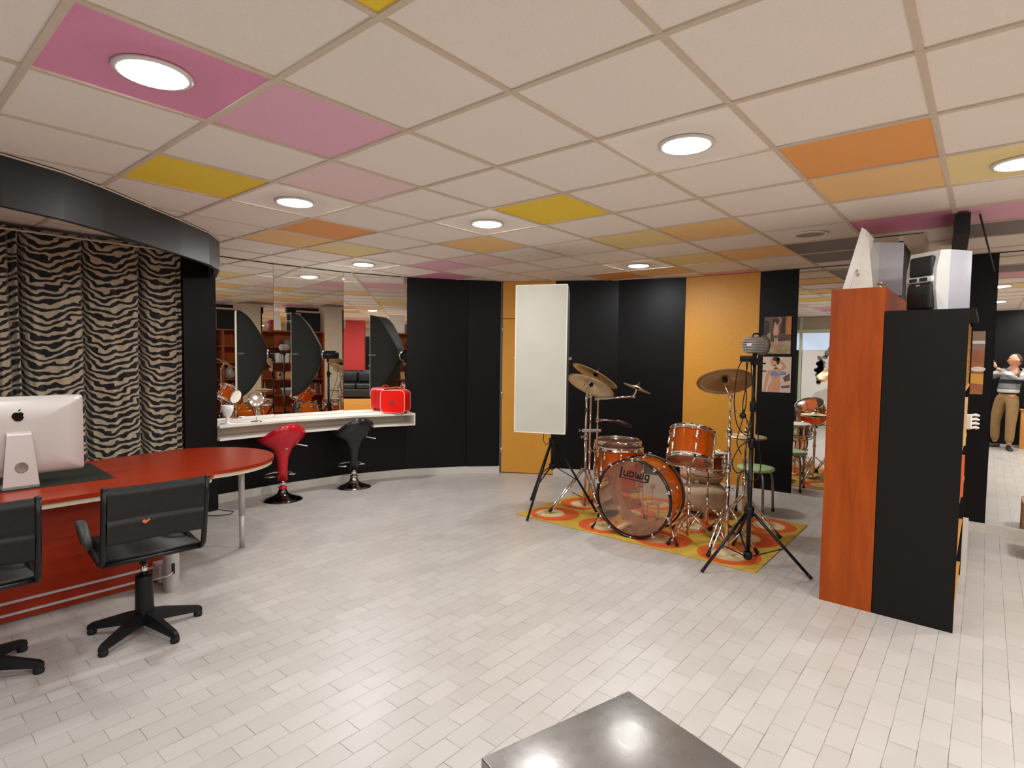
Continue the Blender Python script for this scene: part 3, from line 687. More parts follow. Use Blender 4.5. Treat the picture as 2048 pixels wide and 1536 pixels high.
b = MB(); b.prism([(-0.022, 0.0), (-0.012, 0.010), (0.0, 0.004), (0.012, 0.012), (0.016, 0.004), (0.004, -0.006), (-0.006, -0.012), (-0.016, -0.008)], 0, 0.001, frame((-0.05, -0.301, 0.705), (1,0,0), (0, -0.97, 0.24)))
b.build('scuff_mark', mat('orange_scuff', rgb(200, 96, 50), 0.7), bb)
swivel_chair('black leather swivel armchair at the desk, cut off by the left edge of the photo', -0.69, 1.635, R(-4), R(-34))
# cable on the floor by the post
b = MB(); b.tube([(1.16, 3.70, 0.004), (1.25, 3.60, 0.004), (1.36, 3.57, 0.004), (1.42, 3.64, 0.004), (1.38, 3.74, 0.004), (1.31, 3.80, 0.02), (1.24, 3.795, 0.03)], 0.004, 6)
tag(b.build('floor_cable', RUBBER), 'thin black cable looping on the floor at the foot of the black post', 'cable')
# ------------------------------------------------------------------ rug
def rug_mat():
    m, t, b = nt('retro_circle_rug'); N = t.nodes.new; L = t.links.new
    tc = N('ShaderNodeTexCoord'); sp = N('ShaderNodeSeparateXYZ'); L(tc.outputs['Object'], sp.inputs[0])
    def mth(op, *a):
        q = N('ShaderNodeMath'); q.operation = op
        for i, v in enumerate(a):
            if isinstance(v, (int, float)): q.inputs[i].default_value = v
            else: L(v, q.inputs[i])
        return q.outputs[0]
    def mix(f, a, c):
        q = N('ShaderNodeMix'); q.data_type = 'RGBA'; L(f, q.inputs[0])
        if isinstance(a, tuple): q.inputs[6].default_value = (*a, 1)
        else: L(a, q.inputs[6])
        if isinstance(c, tuple): q.inputs[7].default_value = (*c, 1)
        else: L(c, q.inputs[7])
        return q.outputs[2]
    px, py = 0.53, 0.572
    ix = mth('FLOOR', mth('DIVIDE', sp.outputs['X'], px)); iy = mth('FLOOR', mth('DIVIDE', sp.outputs['Y'], py))
    u = mth('MULTIPLY', mth('SUBTRACT', mth('SUBTRACT', mth('DIVIDE', sp.outputs['X'], px), ix), 0.5), px)
    v = mth('MULTIPLY', mth('SUBTRACT', mth('SUBTRACT', mth('DIVIDE', sp.outputs['Y'], py), iy), 0.5), py)
    def inside(cu, cv, r, sx=1.0):
        d = mth('SQRT', mth('ADD', mth('POWER', mth('MULTIPLY', mth('SUBTRACT', u, cu), sx), 2.0), mth('POWER', mth('SUBTRACT', v, cv), 2.0)))
        return mth('LESS_THAN', d, r)
    alt = mth('MODULO', mth('ADD', mth('ADD', ix, iy), 20.0), 2.0)
    cv = mth('MULTIPLY_ADD', alt, 0.06, -0.01)
    yel = rgb(202, 164, 58); org = rgb(214, 92, 28); crm = rgb(220, 196, 150); grn = rgb(172, 160, 92)
    c = mix(inside(0.0, 0.0, 0.245), yel, org)
    c = mix(inside(-0.02, cv, 0.155), c, rgb(228, 116, 48))
    c = mix(inside(-0.01, cv, 0.138), c, crm)
    n = N('ShaderNodeTexNoise'); n.inputs['Scale'].default_value = 4; n.inputs['Detail'].default_value = 3; L(tc.outputs['Object'], n.inputs['Vector'])
    g = mth('MULTIPLY', inside(0.03, mth('ADD', cv, 0.02), 0.07, 0.8), mth('GREATER_THAN', n.outputs['Fac'], 0.5)); c = mix(g, c, grn)
    n2 = N('ShaderNodeTexNoise'); n2.inputs['Scale'].default_value = 7; n2.inputs['Detail'].default_value = 6; L(tc.outputs['Object'], n2.inputs['Vector'])
    q = N('ShaderNodeMix'); q.data_type = 'RGBA'; q.blend_type = 'MULTIPLY'; q.inputs[0].default_value = 0.5
    r = N('ShaderNodeValToRGB'); r.color_ramp.elements[0].position = 0.3; r.color_ramp.elements[0].color = (0.72, 0.70, 0.64, 1); r.color_ramp.elements[1].position = 0.65
    r.color_ramp.elements[1].color = (1, 1, 1, 1); L(n2.outputs['Fac'], r.inputs['Fac']); L(c, q.inputs[6]); L(r.outputs['Color'], q.inputs[7])
    L(q.outputs[2], b.inputs['Base Color']); b.inputs['Roughness'].default_value = 0.95
    n3 = N('ShaderNodeTexNoise'); n3.inputs['Scale'].default_value = 500; L(tc.outputs['Object'], n3.inputs['Vector'])
    bp = N('ShaderNodeBump'); bp.inputs['Strength'].default_value = 0.5; bp.inputs['Distance'].default_value = 0.003; L(n3.outputs['Fac'], bp.inputs['Height']); L(bp.outputs['Normal'], b.inputs['Normal'])
    return m
RZ = 0.008
b = MB(); b.bx(0, 1.59, 0, 2.288, 0.0005, RZ, 0.003)
tag(b.build('rug', rug_mat(), loc=(3.245, -0.765, 0)), 'yellow rug with orange and cream circles under the drum kit', 'rug')

# ------------------------------------------------------------------ drum helpers (local z = drum axis)
def lug(b, m, r, z, s=1):
    """bow-tie lug casing on shell radius r at angle baked into m"""
    b.M = m
    b.box((r+0.012, 0, z), (0.024, 0.020, 0.044), 0, 0.007); b.ball((r+0.015, 0, z-0.022*s), 0.0145, 12, 8, (1,1,1.3)); b.ball((r+0.015, 0, z+0.020*s), 0.0125, 12, 8, (1,1,1.2)); b.M = Matrix()
def drum(t, M0, r, h, nl, mats, hoopm=CHROME, double=True, heads=(HEADSMOKE, HEADSMOKE), hoop_h=0.04):
    """shell, heads, hoops and lugs as parts of t"""
    b = MB(); b.M = M0; b.lathe([(r, -h/2), (r, h/2)], 64, close=False); b.build('shell', mats, t)
    for s, hd in ((1, heads[0]), (-1, heads[1])):
        b = MB(); b.M = M0; b.lathe([(r+0.006, s*(h/2+0.001)), (r-0.006, s*(h/2+0.004)), (0.0, s*(h/2+0.004))], 64, close=False); b.build('drum_head', hd, t)
        b = MB(); b.M = M0; z0, z1 = s*(h/2-0.022), s*(h/2+0.014)
        b.lathe([(r+0.007, z0), (r+0.016, z0), (r+0.016, z0+s*0.003), (r+0.011, z0+s*0.005), (r+0.011, z1-s*0.004), (r+0.014, z1-s*0.002), (r+0.014, z1), (r+0.006, z1), (r+0.007, z0)], 64, close=False)
        hp = b.build('hoop', hoopm, t)
    for k in range(nl):
        a = 2*PI*(k+0.5)/nl; m = M0 @ Matrix.Rotation(a, 4, 'Z')
        for s in (1, -1):
            b = MB(); lug(b, m, r, s*(h/2-0.070) if double else 0, s)
            b.M = m; b.tube([(r+0.013, 0, s*(h/2-0.05)), (r+0.013, 0, s*(h/2+0.012))], 0.0035, 6); b.box((r+0.013, 0, s*(h/2-0.012)), (0.014, 0.016, 0.016), 0, 0.003); b.M = Matrix(); b.build('lug', CHROME, t)
def foot(parent, p, d, l=0.075, r=0.016, m=RUBBER):
    """tapered rubber foot ending at p, coming from direction d (p towards hub)"""
    d = Vector(d).normalized(); p = Vector(p) + Vector((0, 0, r*0.75))
    b = MB(); b.tube([p, p+d*0.012, p+d*l*0.75, p+d*l], [r, r*1.02, r*0.62, r*0.5], 12); return b.build('rubber_foot', m, parent)
def tripod(t, hub_z, feet, low_z, r=0.008, double=True, metal=CHROME, ft=True, flen=0.075, spread=0.016, z0=0.0):
    """three double-strap legs from the hub, with lower braces to low_z; t local origin = pole axis"""
    for fx, fy in feet:
        P1 = Vector((fx, fy, z0 + 0.012)); H0 = Vector((0, 0, hub_z)); d = (H0-P1).normalized(); side = d.cross(Vector((0,0,1))).normalized()*spread
        rad = Vector((fx, fy, 0)).normalized()*0.022; e = P1 + d*flen*0.6
        b = MB()
        if double:
            for s in (1, -1): b.tube([H0+rad+side*s, e.lerp(H0+rad, 0.45)+side*s*1.0, e+side*s*0.75, P1+d*flen*0.45], r*0.62, 8)
        else: b.tube([H0+rad, e], r, 10)
        mid = P1.lerp(H0+rad, 0.5); b.tube([mid, Vector((0,0,low_z))+rad], r*0.6, 8)
        leg = b.build('leg', metal, t)
        if ft: foot(leg, P1 - Vector((0,0,0.012)), d, flen)
        else:
            b = MB(); b.tube([P1 - d*0.004, P1 + d*0.04], r*1.15, 10); b.build('rubber_foot', RUBBER, leg)
def wing(b, p, d=(1,0,0), s=0.016):
    p = Vector(p); d = Vector(d).normalized(); b.tube([p, p+d*0.028], 0.006, 8); q = p+d*0.03
    b.box(q, (s*0.5, s*0.5, s*1.9), 0, 0.003)

# ------------------------------------------------------------------ bass drum
az = 0.0674; RB = 0.322; hb = 0.345
bdm = frame(Vector((3.329, 0.297, RZ+0.3465)), (math.sin(az), -math.cos(az), 0), (math.cos(az), math.sin(az), 0))     # z into the kit, x to the right seen from the front
bd = thing('bass_drum', 'large amber acrylic bass drum with black hoop and a name across its clear front head', 'drum', (3.329, 0.297, 0.0))
BD0 = Matrix.Translation((-3.329, -0.297, 0)) @ bdm
b = MB(); b.M = BD0; b.lathe([(RB, 0.030), (RB, hb)], 96, close=False); b.build('shell', AMBER, bd)
b = MB(); b.M = BD0; b.lathe([(RB+0.004, 0.022), (RB-0.004, 0.020), (0, 0.020)], 96, close=False); b.build('front_head', HEADCLEAR, bd)
b = MB(); b.M = BD0; b.lathe([(RB+0.004, hb+0.006), (RB-0.004, hb+0.008), (RB-0.055, hb+0.008)], 96, close=False); b.build('head_ring', HEADRING, bd)
b = MB(); b.M = BD0; b.lathe([(RB-0.055, hb+0.008), (0, hb+0.008)], 96, close=False); b.build('rear_head', HEADCLEAR, bd)
BLKHOOP = mat('black_lacquer_hoop', rgb(24, 20, 20), 0.22, noise=0.1); INLAY = mat('copper_inlay', rgb(168, 110, 84), 0.35, noise=0.08)
for z0, mm_ in ((0.0, [BLKHOOP, INLAY]), (hb-0.028, [BLKHOOP, INLAY])):
    b = MB(); b.M = BD0; b.lathe([(RB+0.010, z0), (RB+0.024, z0), (RB+0.024, z0+0.012), (RB+0.0245, z0+0.012)], 96, close=False)
    b.mi = 1 if z0 > 0 else 0; b.lathe([(RB+0.0245, z0+0.012), (RB+0.0245, z0+0.026)], 96, close=False); b.mi = 0
    b.lathe([(RB+0.0245, z0+0.026), (RB+0.024, z0+0.038), (RB+0.010, z0+0.038), (RB+0.010, z0)], 96, close=False); b.build('hoop', mm_, bd)
for k in range(10):
    a = 2*PI*(k+0.5)/10; m = BD0 @ Matrix.Rotation(a, 4, 'Z')
    for z, s in ((0.105, -1), (hb-0.105, 1)):
        b = MB(); b.M = m; b.ball((RB+0.008, 0, z), 0.019, 12, 8, (0.8, 1, 1)); b.box((RB+0.017, 0, z), (0.012, 0.012, 0.02), 0, 0.004)
        ze = -0.012 if s < 0 else hb+0.022
        b.tube([(RB+0.016, 0, z), (RB+0.020, 0, z+s*0.03), (RB+0.030, 0, ze-s*0.02), (RB+0.030, 0, ze)], 0.004, 6)
        b.box((RB+0.020, 0, ze), (0.034, 0.016, 0.008), 0, 0.003)
        b.box((RB+0.032, 0, ze+s*0.006), (0.012, 0.032, 0.012), 0, 0.003); b.M = Matrix(); b.build('lug', CHROME, bd)
# lettering on the front head (x right, y up seen from the front)
LM_ = BD0 @ Matrix.Translation((0, 0, 0.0185)) @ Matrix.Rotation(PI, 4, 'X') @ Matrix.Rotation(R(180), 4, 'Z')
chk = BD0.to_3x3()
# local axes of the head as seen from the front: right = +x of bdm, up = world z
LM_ = Matrix.Translation((-3.329, -0.297, 0)) @ frame(bdm @ Vector((0, 0, 0.0185)), bdm.to_3x3() @ Vector((1, 0, 0)), -(bdm.to_3x3() @ Vector((0, 0, 1))))
LM_ = LM_ @ Matrix.Rotation(R(-4), 4, 'Z') @ Matrix.Translation((-0.140, 0.182, 0)) 
sh = 0.10
def SK(pts): return [(x + y*sh, y) for x, y in pts]
b = MB(); W_ = 0.0150
def st(pts, w=W_): b.stroke(SK(pts), w, LM_)
st([(0.008, 0.072), (0.008, 0.0), (0.006, -0.016)], 0.018); st([(0.0, -0.018), (0.236, -0.018)], 0.008); st([(0.236, -0.018), (0.263, -0.010), (0.263, 0.046)], 0.014)   # L, underline, tail of g
st([(0.036, 0.048), (0.036, 0.012), (0.042, 0.006), (0.066, 0.006), (0.070, 0.012), (0.070, 0.048)], 0.013)               # u
st([(0.090, 0.006), (0.090, 0.047), (0.116, 0.047), (0.124, 0.038), (0.124, 0.015), (0.116, 0.006), (0.090, 0.006)], 0.013)   # d
st([(0.142, 0.050), (0.150, 0.006), (0.164, 0.006), (0.169, 0.034), (0.175, 0.006), (0.188, 0.006), (0.194, 0.050)], 0.012)  # w
st([(0.212, 0.050), (0.210, 0.004)], 0.014)                                                                                   # i
st([(0.262, 0.047), (0.240, 0.047), (0.232, 0.038), (0.232, 0.016), (0.240, 0.008), (0.262, 0.008)], 0.013)                   # g
b.build('head_lettering', mat('black_ink', rgb(20, 16, 14), 0.4), bd)
for s in (-1, 1):      # spurs
    p0 = BD0 @ Vector((s*0.295, 0.165, 0.10)); p1 = BD0 @ Vector((s*0.40, 0.345, 0.03)); p1.z = RZ
    b = MB(); b.tube([p0, p0.lerp(p1, 0.5), p1.lerp(p0, 0.12)], 0.0075, 10); b.box(p0, (0.05, 0.04, 0.04), 0, 0.008); sp_ = b.build('spur', CHROME, bd); foot(sp_, p1, p0-p1, 0.07, 0.014)

# rack tom on a basket stand
tn = Vector((0.50, 0.11, 1)).normalized(); tc_ = Vector((3.572, -0.115, 0.830))
tm = thing('tom_drum', 'amber acrylic tom drum tilted on a basket stand right of the bass drum', 'drum', tc_)
drum(tm, frame((0, 0, 0), (0.6, -0.8, 0), tn), 0.178, 0.254, 6, AMBER, heads=(HEADCLEAR, HEADSMOKE))
b = MB(); M1 = frame((0, 0, 0), (0.6, -0.8, 0), tn); b.M = M1 @ Matrix.Rotation(R(178), 4, 'Z'); b.box((0.180, 0, 0.075), (0.004, 0.05, 0.022), 0, 0.002); b.build('badge', STEEL, tm)
ts = thing('tom_stand', 'low chrome basket stand holding the tilted amber tom', 'drum stand', (3.66, -0.075, RZ), 0)
tripod(ts, 0.22, [(-0.285, 0.055), (0.12, -0.20), (0.16, 0.22)], 0.045, 0.009, flen=0.07)
b = MB(); b.tube([(0,0,0.03), (0,0,0.30)], 0.0135, 14); b.tube([(0,0,0.28), (0,0,0.49)], 0.010, 14); b.lathe([(0.018, 0.27), (0.02, 0.28), (0.02, 0.31), (0.016, 0.32)], 16); wing(b, (0.0, -0.012, 0.295), (0.3, -1, 0)); b.build('pole', CHROME, ts)
b = MB(); hubp = Vector((0, 0, 0.50)); b.ball(hubp, 0.028, 14, 8, (1, 1, 0.8)); b.box((0.03, 0.01, 0.52), (0.08, 0.03, 0.05), 0.3, 0.008)
wing(b, (0.03, -0.03, 0.50), (0.6, -1, 0.2), 0.02)
bc_ = tc_ - Vector((3.66, -0.075, RZ)) - tn*0.150
fm = frame(bc_, (0.6, -0.8, 0), tn)
for a in (30, 150, 270):
    q = [fm @ Vector((0.02*math.cos(R(a)), 0.02*math.sin(R(a)), -0.03)), fm @ Vector((0.12*math.cos(R(a)), 0.12*math.sin(R(a)), -0.025)), fm @ Vector((0.195*math.cos(R(a)), 0.195*math.sin(R(a)), -0.002)), fm @ Vector((0.20*math.cos(R(a)), 0.20*math.sin(R(a)), 0.022))]
    b.tube(q, 0.007, 8)
b.tube([hubp, fm @ Vector((0, 0, -0.035))], 0.016, 10); bk_ = b.build('basket', CHROME, ts)
for a in (30, 150, 270):
    b = MB(); b.tube([fm @ Vector((0.199*math.cos(R(a)), 0.199*math.sin(R(a)), 0.002)), fm @ Vector((0.201*math.cos(R(a)), 0.201*math.sin(R(a)), 0.028))], 0.011, 10); b.build('rubber_grip', RUBBER, bk_)

# floor toms
def floor_tom(label, x, y, ztop, r, h, lr, rot):
    t = thing('floor_tom', label, 'drum', (x, y, RZ), rot, 'amber floor toms')
    zc = ztop - RZ - 0.015 - h/2
    drum(t, Matrix.Translation((0, 0, zc)), r, h, 8, AMBER, heads=(HEADSMOKE, HEADCLEAR))
    for k in range(3):
        a = R(150) + 2*PI*k/3; c, s = math.cos(a), math.sin(a); b = MB()
        b.tube([((r+0.03)*c, (r+0.03)*s, zc+0.10), ((r+0.03)*c, (r+0.03)*s, 0.12), ((r+0.045)*c, (r+0.045)*s, 0.05), ((r+0.055)*c, (r+0.055)*s, 0.02)], 0.006, 8)
        b.box(((r+0.018)*c, (r+0.018)*s, zc-0.04), (0.036, 0.03, 0.05), a, 0.006)
        lg = b.build('leg', CHROME, t); foot(lg, ((r+0.058)*c, (r+0.058)*s, 0), (-0.2*c, -0.2*s, 1), 0.04, 0.013)
floor_tom('smaller amber floor tom directly behind the bass drum', 3.905, 0.735, 0.705, 0.203, 0.40, 0, R(8))
floor_tom('larger amber floor tom farthest back, behind the smaller one', 4.345, 1.015, 0.695, 0.2385, 0.40, 0, R(-3))

# snare on its stand
sn = thing('snare_drum', 'chrome snare drum behind the amber tom', 'drum', (4.13, -0.06, 0.63))
drum(sn, frame((0, 0, 0), (1, 0, 0), (0.06, 0.0, 1)), 0.178, 0.15, 8, CHROME, heads=(mat('white_coated_head', rgb(226, 220, 208), 0.6), HEADSMOKE))
ss = thing('snare_stand', 'chrome stand under the snare drum', 'drum stand', (4.13, -0.06, RZ))
tripod(ss, 0.20, [(-0.22, 0.10), (0.20, 0.14), (0.02, -0.24)], 0.05, 0.008)
b = MB(); b.tube([(0,0,0.03), (0,0,0.30)], 0.013, 12); b.tube([(0,0,0.28), (0,0,0.46)], 0.009, 12); b.build('pole', CHROME, ss)
b = MB()
for a in (20, 140, 260): b.tube([(0, 0, 0.46), (0.11*math.cos(R(a)), 0.11*math.sin(R(a)), 0.475), (0.20*math.cos(R(a)), 0.20*math.sin(R(a)), 0.515), (0.21*math.cos(R(a)), 0.21*math.sin(R(a)), 0.545)], 0.007, 8)
b.build('basket', CHROME, ss)

# bass drum pedal
pdl = thing('bass_drum_pedal', 'chrome kick pedal clamped behind the bass drum', 'drum pedal', (3.83, 0.33, RZ), az)
b = MB(); b.box((0.09, 0, 0.012), (0.26, 0.07, 0.008)); b.build('base_plate', BLKMETAL, pdl)
b = MB(); b.add([(-0.02,-0.045,0.075),(-0.02,0.045,0.075),(0.22,0.04,0.02),(0.22,-0.04,0.02),(-0.02,-0.045,0.083),(-0.02,0.045,0.083),(0.22,0.04,0.028),(0.22,-0.04,0.028)], [(0,1,2,3),(7,6,5,4),(0,4,5,1),(1,5,6,2),(2,6,7,3),(3,7,4,0)]); b.build('footboard', STEEL, pdl)
b = MB()
for s in (-1, 1): b.tube([(-0.03, s*0.06, 0.008), (-0.03, s*0.055, 0.20)], 0.009, 10)
b.tube([(-0.03, -0.062, 0.20), (-0.03, 0.062, 0.20)], 0.008, 10); b.build('frame', CHROME, pdl)
b = MB(); b.tube([(-0.03, 0, 0.20), (-0.045, 0, 0.36)], 0.004, 8); b.build('beater_rod', CHROME, pdl)
b = MB(); b.ball((-0.047, 0, 0.375), 0.026, 14, 10, (0.8, 1, 1.1)); b.build('beater', mat('felt_beater', rgb(210, 196, 170), 0.9), pdl)

# ------------------------------------------------------------------ cymbals
def cymbal(label, c, n, r, bell, group=None, mt=BRASS):
    t = thing('cymbal', label, 'cymbal', c, 0, group)
    m = frame((0, 0, 0), (1, 0.2, 0), (n[0], n[1], 1.0)); b = MB(); b.M = m; hh = r*0.085; bw = bell
    prof = [(0.006, hh+bw*0.34), (bw*0.45, hh+bw*0.32), (bw*0.85, hh+bw*0.14), (bw, hh), (r*0.5, hh*0.66), (r*0.8, hh*0.26), (r, 0.0)]
    b.lathe(prof + [(a, z-0.0022) for a, z in prof[::-1]] + [prof[0]], 64, close=False); b.build('bow', mt, t)
    b = MB(); b.M = m; b.tube([(0, 0, hh+bw*0.30), (0, 0, hh+bw*0.34+0.014)], 0.018, 14); b.tube([(0, 0, hh+bw*0.34+0.014), (0, 0, hh+bw*0.34+0.05)], 0.005, 8); b.box((0, 0, hh+bw*0.34+0.036), (0.030, 0.009, 0.016), 0.4, 0.003)
    b.build('felt_and_wing_nut', BLKPLASTIC, t)
    b = MB(); b.M = m; b.lathe([(0.0, hh-0.018), (0.022, hh-0.018), (0.018, hh+bw*0.2), (0, hh+bw*0.2)], 14); b.build('lower_felt', RUBBER, t)
    return t, m
GILT = mat('pale_cymbal_bronze', (0.80, 0.66, 0.40), 0.42, 0.75, noise=0.1, nscale=10)
cA = Vector((3.898, 1.045, 1.385)); cB = Vector((3.952, 1.127, 1.275)); cC = Vector((4.034, 0.640, 1.272)); cD = Vector((3.59, -0.38, 1.39)); cH = Vector((4.32, -0.33, 0.858))
cymbal('upper large cymbal of the two tilted ones left of the bass drum', cA, (0.50, -0.32), 0.254, 0.062, None, GILT)
cymbal('lower large cymbal of the two tilted ones left of the bass drum, its underside showing', cB, (0.60, -0.12), 0.254, 0.062, None, GILT)
cymbal('small splash cymbal on a long arm in front of the black wardrobe', cC, (0.30, -0.27), 0.14, 0.040, None, GILT)
cymbal('dark bronze crash cymbal seen from below in front of the ochre wall panel', cD, (0.50, 0.30), 0.223, 0.054, None, BRASS)
cymbal('upper hi-hat cymbal behind the black light stand', cH + Vector((0, 0, 0.008)), (-0.01, -0.02), 0.178, 0.052, 'hi-hat pair', GILT)
tl, _m = cymbal('lower hi-hat cymbal lying upside down under the upper one', cH - Vector((0, 0, 0.010)), (-0.01, -0.02), 0.178, 0.052, 'hi-hat pair', GILT); tl.scale = (1, 1, -1)
tl.children[1].scale = (0.8, 0.8, 0.3)

# left triple cymbal stand
px_, py_ = 3.86, 1.115
cs = thing('cymbal_stand', 'chrome double-braced stand with three cymbals left of the bass drum', 'cymbal stand', (px_, py_, RZ))
o_ = Vector((px_, py_, RZ))
tripod(cs, 0.42, [(-0.36, 0.185), (-0.20, -0.36), (0.40, 0.10)], 0.12, 0.0125, double=True, spread=0.02, flen=0.09)
b = MB(); b.tube([(0,0,0.03), (0,0,0.78)], 0.0145, 14); b.tube([(0,0,0.74), (0.0,0,1.28)], 0.0115, 14); b.lathe([(0.02, 0.72), (0.021, 0.73), (0.021, 0.78), (0.018, 0.79)], 16); wing(b, (-0.01, 0.012, 0.75), (-1, 1, 0)); wing(b, (-0.01, 0.01, 0.42), (-1, 0.6, 0)); b.build('pole', CHROME, cs)
b = MB(); q = Vector((0.028, -0.033, 0)); b.tube([q+Vector((0,0,0.06)), q+Vector((0,0,0.62))], 0.012, 14); b.tube([q+Vector((0,0,0.6)), q+Vector((0,0,1.16))], 0.010, 14)
b.lathe([(0.017, 0.58), (0.018, 0.59), (0.018, 0.63), (0.015, 0.64)], 14, Matrix.Translation(q)); wing(b, q+Vector((0.0,-0.01,0.61)), (0.5,-1,0)); b.build('second_pole', CHROME, cs)
b = MB(); q3 = Vector((0.075, -0.090, 0)); b.tube([q3+Vector((0,0,0.62)), q3+Vector((0,0,1.14))], 0.009, 12); b.lathe([(0.016, 0.90), (0.017, 0.91), (0.017, 0.94), (0.013, 0.95)], 14, Matrix.Translation(q3)); wing(b, q3+Vector((0,-0.01,0.92)), (0.6,-0.8,0.1)); b.build('third_pole', CHROME, cs)
b = MB(); m_ = frame((0.036, -0.044, 0.815), (0.64, -0.77, 0), (0, 0, 1)); b.M = m_
for s in (-1, 1): b.box((0, s*0.012, 0), (0.19, 0.006, 0.03), 0, 0.002)
for x in (-0.06, 0.0, 0.062): b.box((x, 0, 0), (0.014, 0.03, 0.026))
wing(b, (-0.095, 0, 0), (-1, 0, 0)); b.build('multi_clamp', STEEL, cs)
def rod(pts, name='tilter'):
    b = MB(); b.tube([Vector(p) - o_ for p in pts], 0.007, 10); b.ball(Vector(pts[0]) - o_, 0.018, 12, 8); wing(b, Vector(pts[0]) - o_, (-1, 0.4, 0), 0.02); b.build(name, CHROME, cs)
nA = Vector((0.50, -0.32, 1)).normalized(); nB = Vector((0.60, -0.12, 1)).normalized(); nC = Vector((0.30, -0.27, 1)).normalized()
rod([o_ + Vector((0, 0, 1.28)), cA - nA*0.04, cA + nA*0.06])
rod([o_ + q + Vector((0, 0, 1.165)), cB - nB*0.05, cB + nB*0.05])
b = MB(); aa = q3 + Vector((0, 0, 1.14)); bb_ = cC - nC*0.085 - o_; b.ball(aa, 0.02, 12, 8); wing(b, aa, (-1, 1, 0.2), 0.022); b.tube([aa, bb_], 0.0095, 10); b.ball(bb_, 0.019, 12, 8); b.tube([bb_, cC - o_ + nC*0.05], 0.008, 10); b.build('boom_arm', CHROME, cs)
b = MB(); aa = q3 + Vector((0, 0, 0.93)); b.tube([aa + Vector((0.02, -0.02, 0)), aa + Vector((0.11, -0.12, -0.012))], 0.009, 10); b.build('side_arm', CHROME, cs)
mc = thing('shaker', 'dark wooden shaker clamped to the side arm of the cymbal stand', 'percussion', o_ + aa + Vector((0.11, -0.12, -0.012)))
b = MB(); b.tube([(0, 0, 0), (0.03, -0.04, -0.008), (0.08, -0.10, -0.035), (0.12, -0.15, -0.06)], [0.010, 0.020, 0.024, 0.012], 14); b.build('body', mat('dark_mahogany', rgb(48, 22, 16), 0.35, noise=0.2), mc)

# right crash stand
o2 = Vector((3.555, -0.44, RZ)); c2 = thing('cymbal_stand', 'chrome straight stand with the dark crash cymbal, right of the tom', 'cymbal stand', o2)
tripod(c2, 0.36, [(-0.235, 0.06), (0.10, -0.22), (0.24, 0.20)], 0.07, 0.0125, spread=0.02, flen=0.10)
b = MB(); b.tube([(0,0,0.03), (0,0,0.68)], 0.0145, 14); b.tube([(0,0,0.66), (0,0,0.98)], 0.012, 14); b.tube([(0,0,0.96), (0,0,1.15)], 0.009, 14)
for z in (0.52, 0.68, 0.98): b.lathe([(0.019, z-0.03), (0.021, z-0.02), (0.021, z+0.02), (0.017, z+0.03)], 16)
wing(b, (-0.012, 0.0, 0.985), (-1, 0.2, 0)); wing(b, (0.0, -0.012, 0.68), (0.5, -1, 0.1)); wing(b, (0.0, -0.012, 0.52), (0.6, -1, 0)); wing(b, (0, -0.012, 1.15), (0.5, -1, 0)); b.build('pole', CHROME, c2)
nD = Vector((0.50, 0.30, 1)).normalized(); b = MB(); b.tube([(0,0,1.14), (0.0,0.0,1.25), cD - o2 - nD*0.05, cD - o2 + nD*0.05], 0.007, 10); b.ball((0, 0, 1.265), 0.018, 12, 8); b.build('tilter', CHROME, c2)
# hi-hat stand
o3 = Vector((4.32, -0.33, RZ)); c3 = thing('hi_hat_stand', 'chrome hi-hat stand behind the black light stand', 'cymbal stand', o3)
tripod(c3, 0.30, [(-0.12, -0.36), (-0.32, 0.20), (0.34, 0.06)], 0.06, 0.0115, spread=0.018, flen=0.085)
b = MB(); b.tube([(0,0,0.03), (0,0,0.62)], 0.0145, 14); b.tube([(0,0,0.6), (0,0,0.815)], 0.011, 14)
for z in (0.62, 0.45): b.lathe([(0.018, z-0.025), (0.02, z-0.015), (0.02, z+0.015), (0.016, z+0.025)], 16)
wing(b, (-0.012, 0.0, 0.63), (-1, 0.5, 0)); b.build('pole', CHROME, c3)
b = MB(); b.tube([(0,0,0.8), (0,0,1.02)], 0.004, 8); b.build('pull_rod', CHROME, c3)
b = MB(); b.tube([(0,0,0.872-RZ), (0,0,0.93-RZ)], 0.014, 12); wing(b, (0.0, -0.01, 0.915-RZ), (0.4, -1, 0)); b.build('clutch', STEEL, c3)
b = MB(); b.box((-0.16, 0.02, 0.03), (0.26, 0.075, 0.010), R(8)); b.build('footboard', STEEL, c3)

# drummer's stool
st_ = thing('stool', 'round pale green stool with grey bent-tube legs behind the drum kit', 'stool', (5.02, -0.22, 0.0))
b = MB(); b.lathe([(0.0, 0.430), (0.160, 0.430), (0.178, 0.438), (0.182, 0.452), (0.176, 0.466), (0.150, 0.472), (0.0, 0.472)], 48); b.build('seat', GREENSEAT, st_)
for k in range(4):
    a = R(40) + k*PI/2; c, s = math.cos(a), math.sin(a); b = MB()
    b.tube([(0.06*c, 0.06*s, 0.424), (0.13*c, 0.13*s, 0.422), (0.165*c, 0.165*s, 0.395), (0.178*c, 0.178*s, 0.33), (0.192*c, 0.192*s, 0.012)], 0.0125, 10); lg = b.build('leg', TUBEGREY, st_)
    b = MB(); b.tube([(0.192*c, 0.192*s, 0.0), (0.191*c, 0.191*s, 0.03)], 0.0145, 10); b.build('foot_cap', RUBBER, lg)

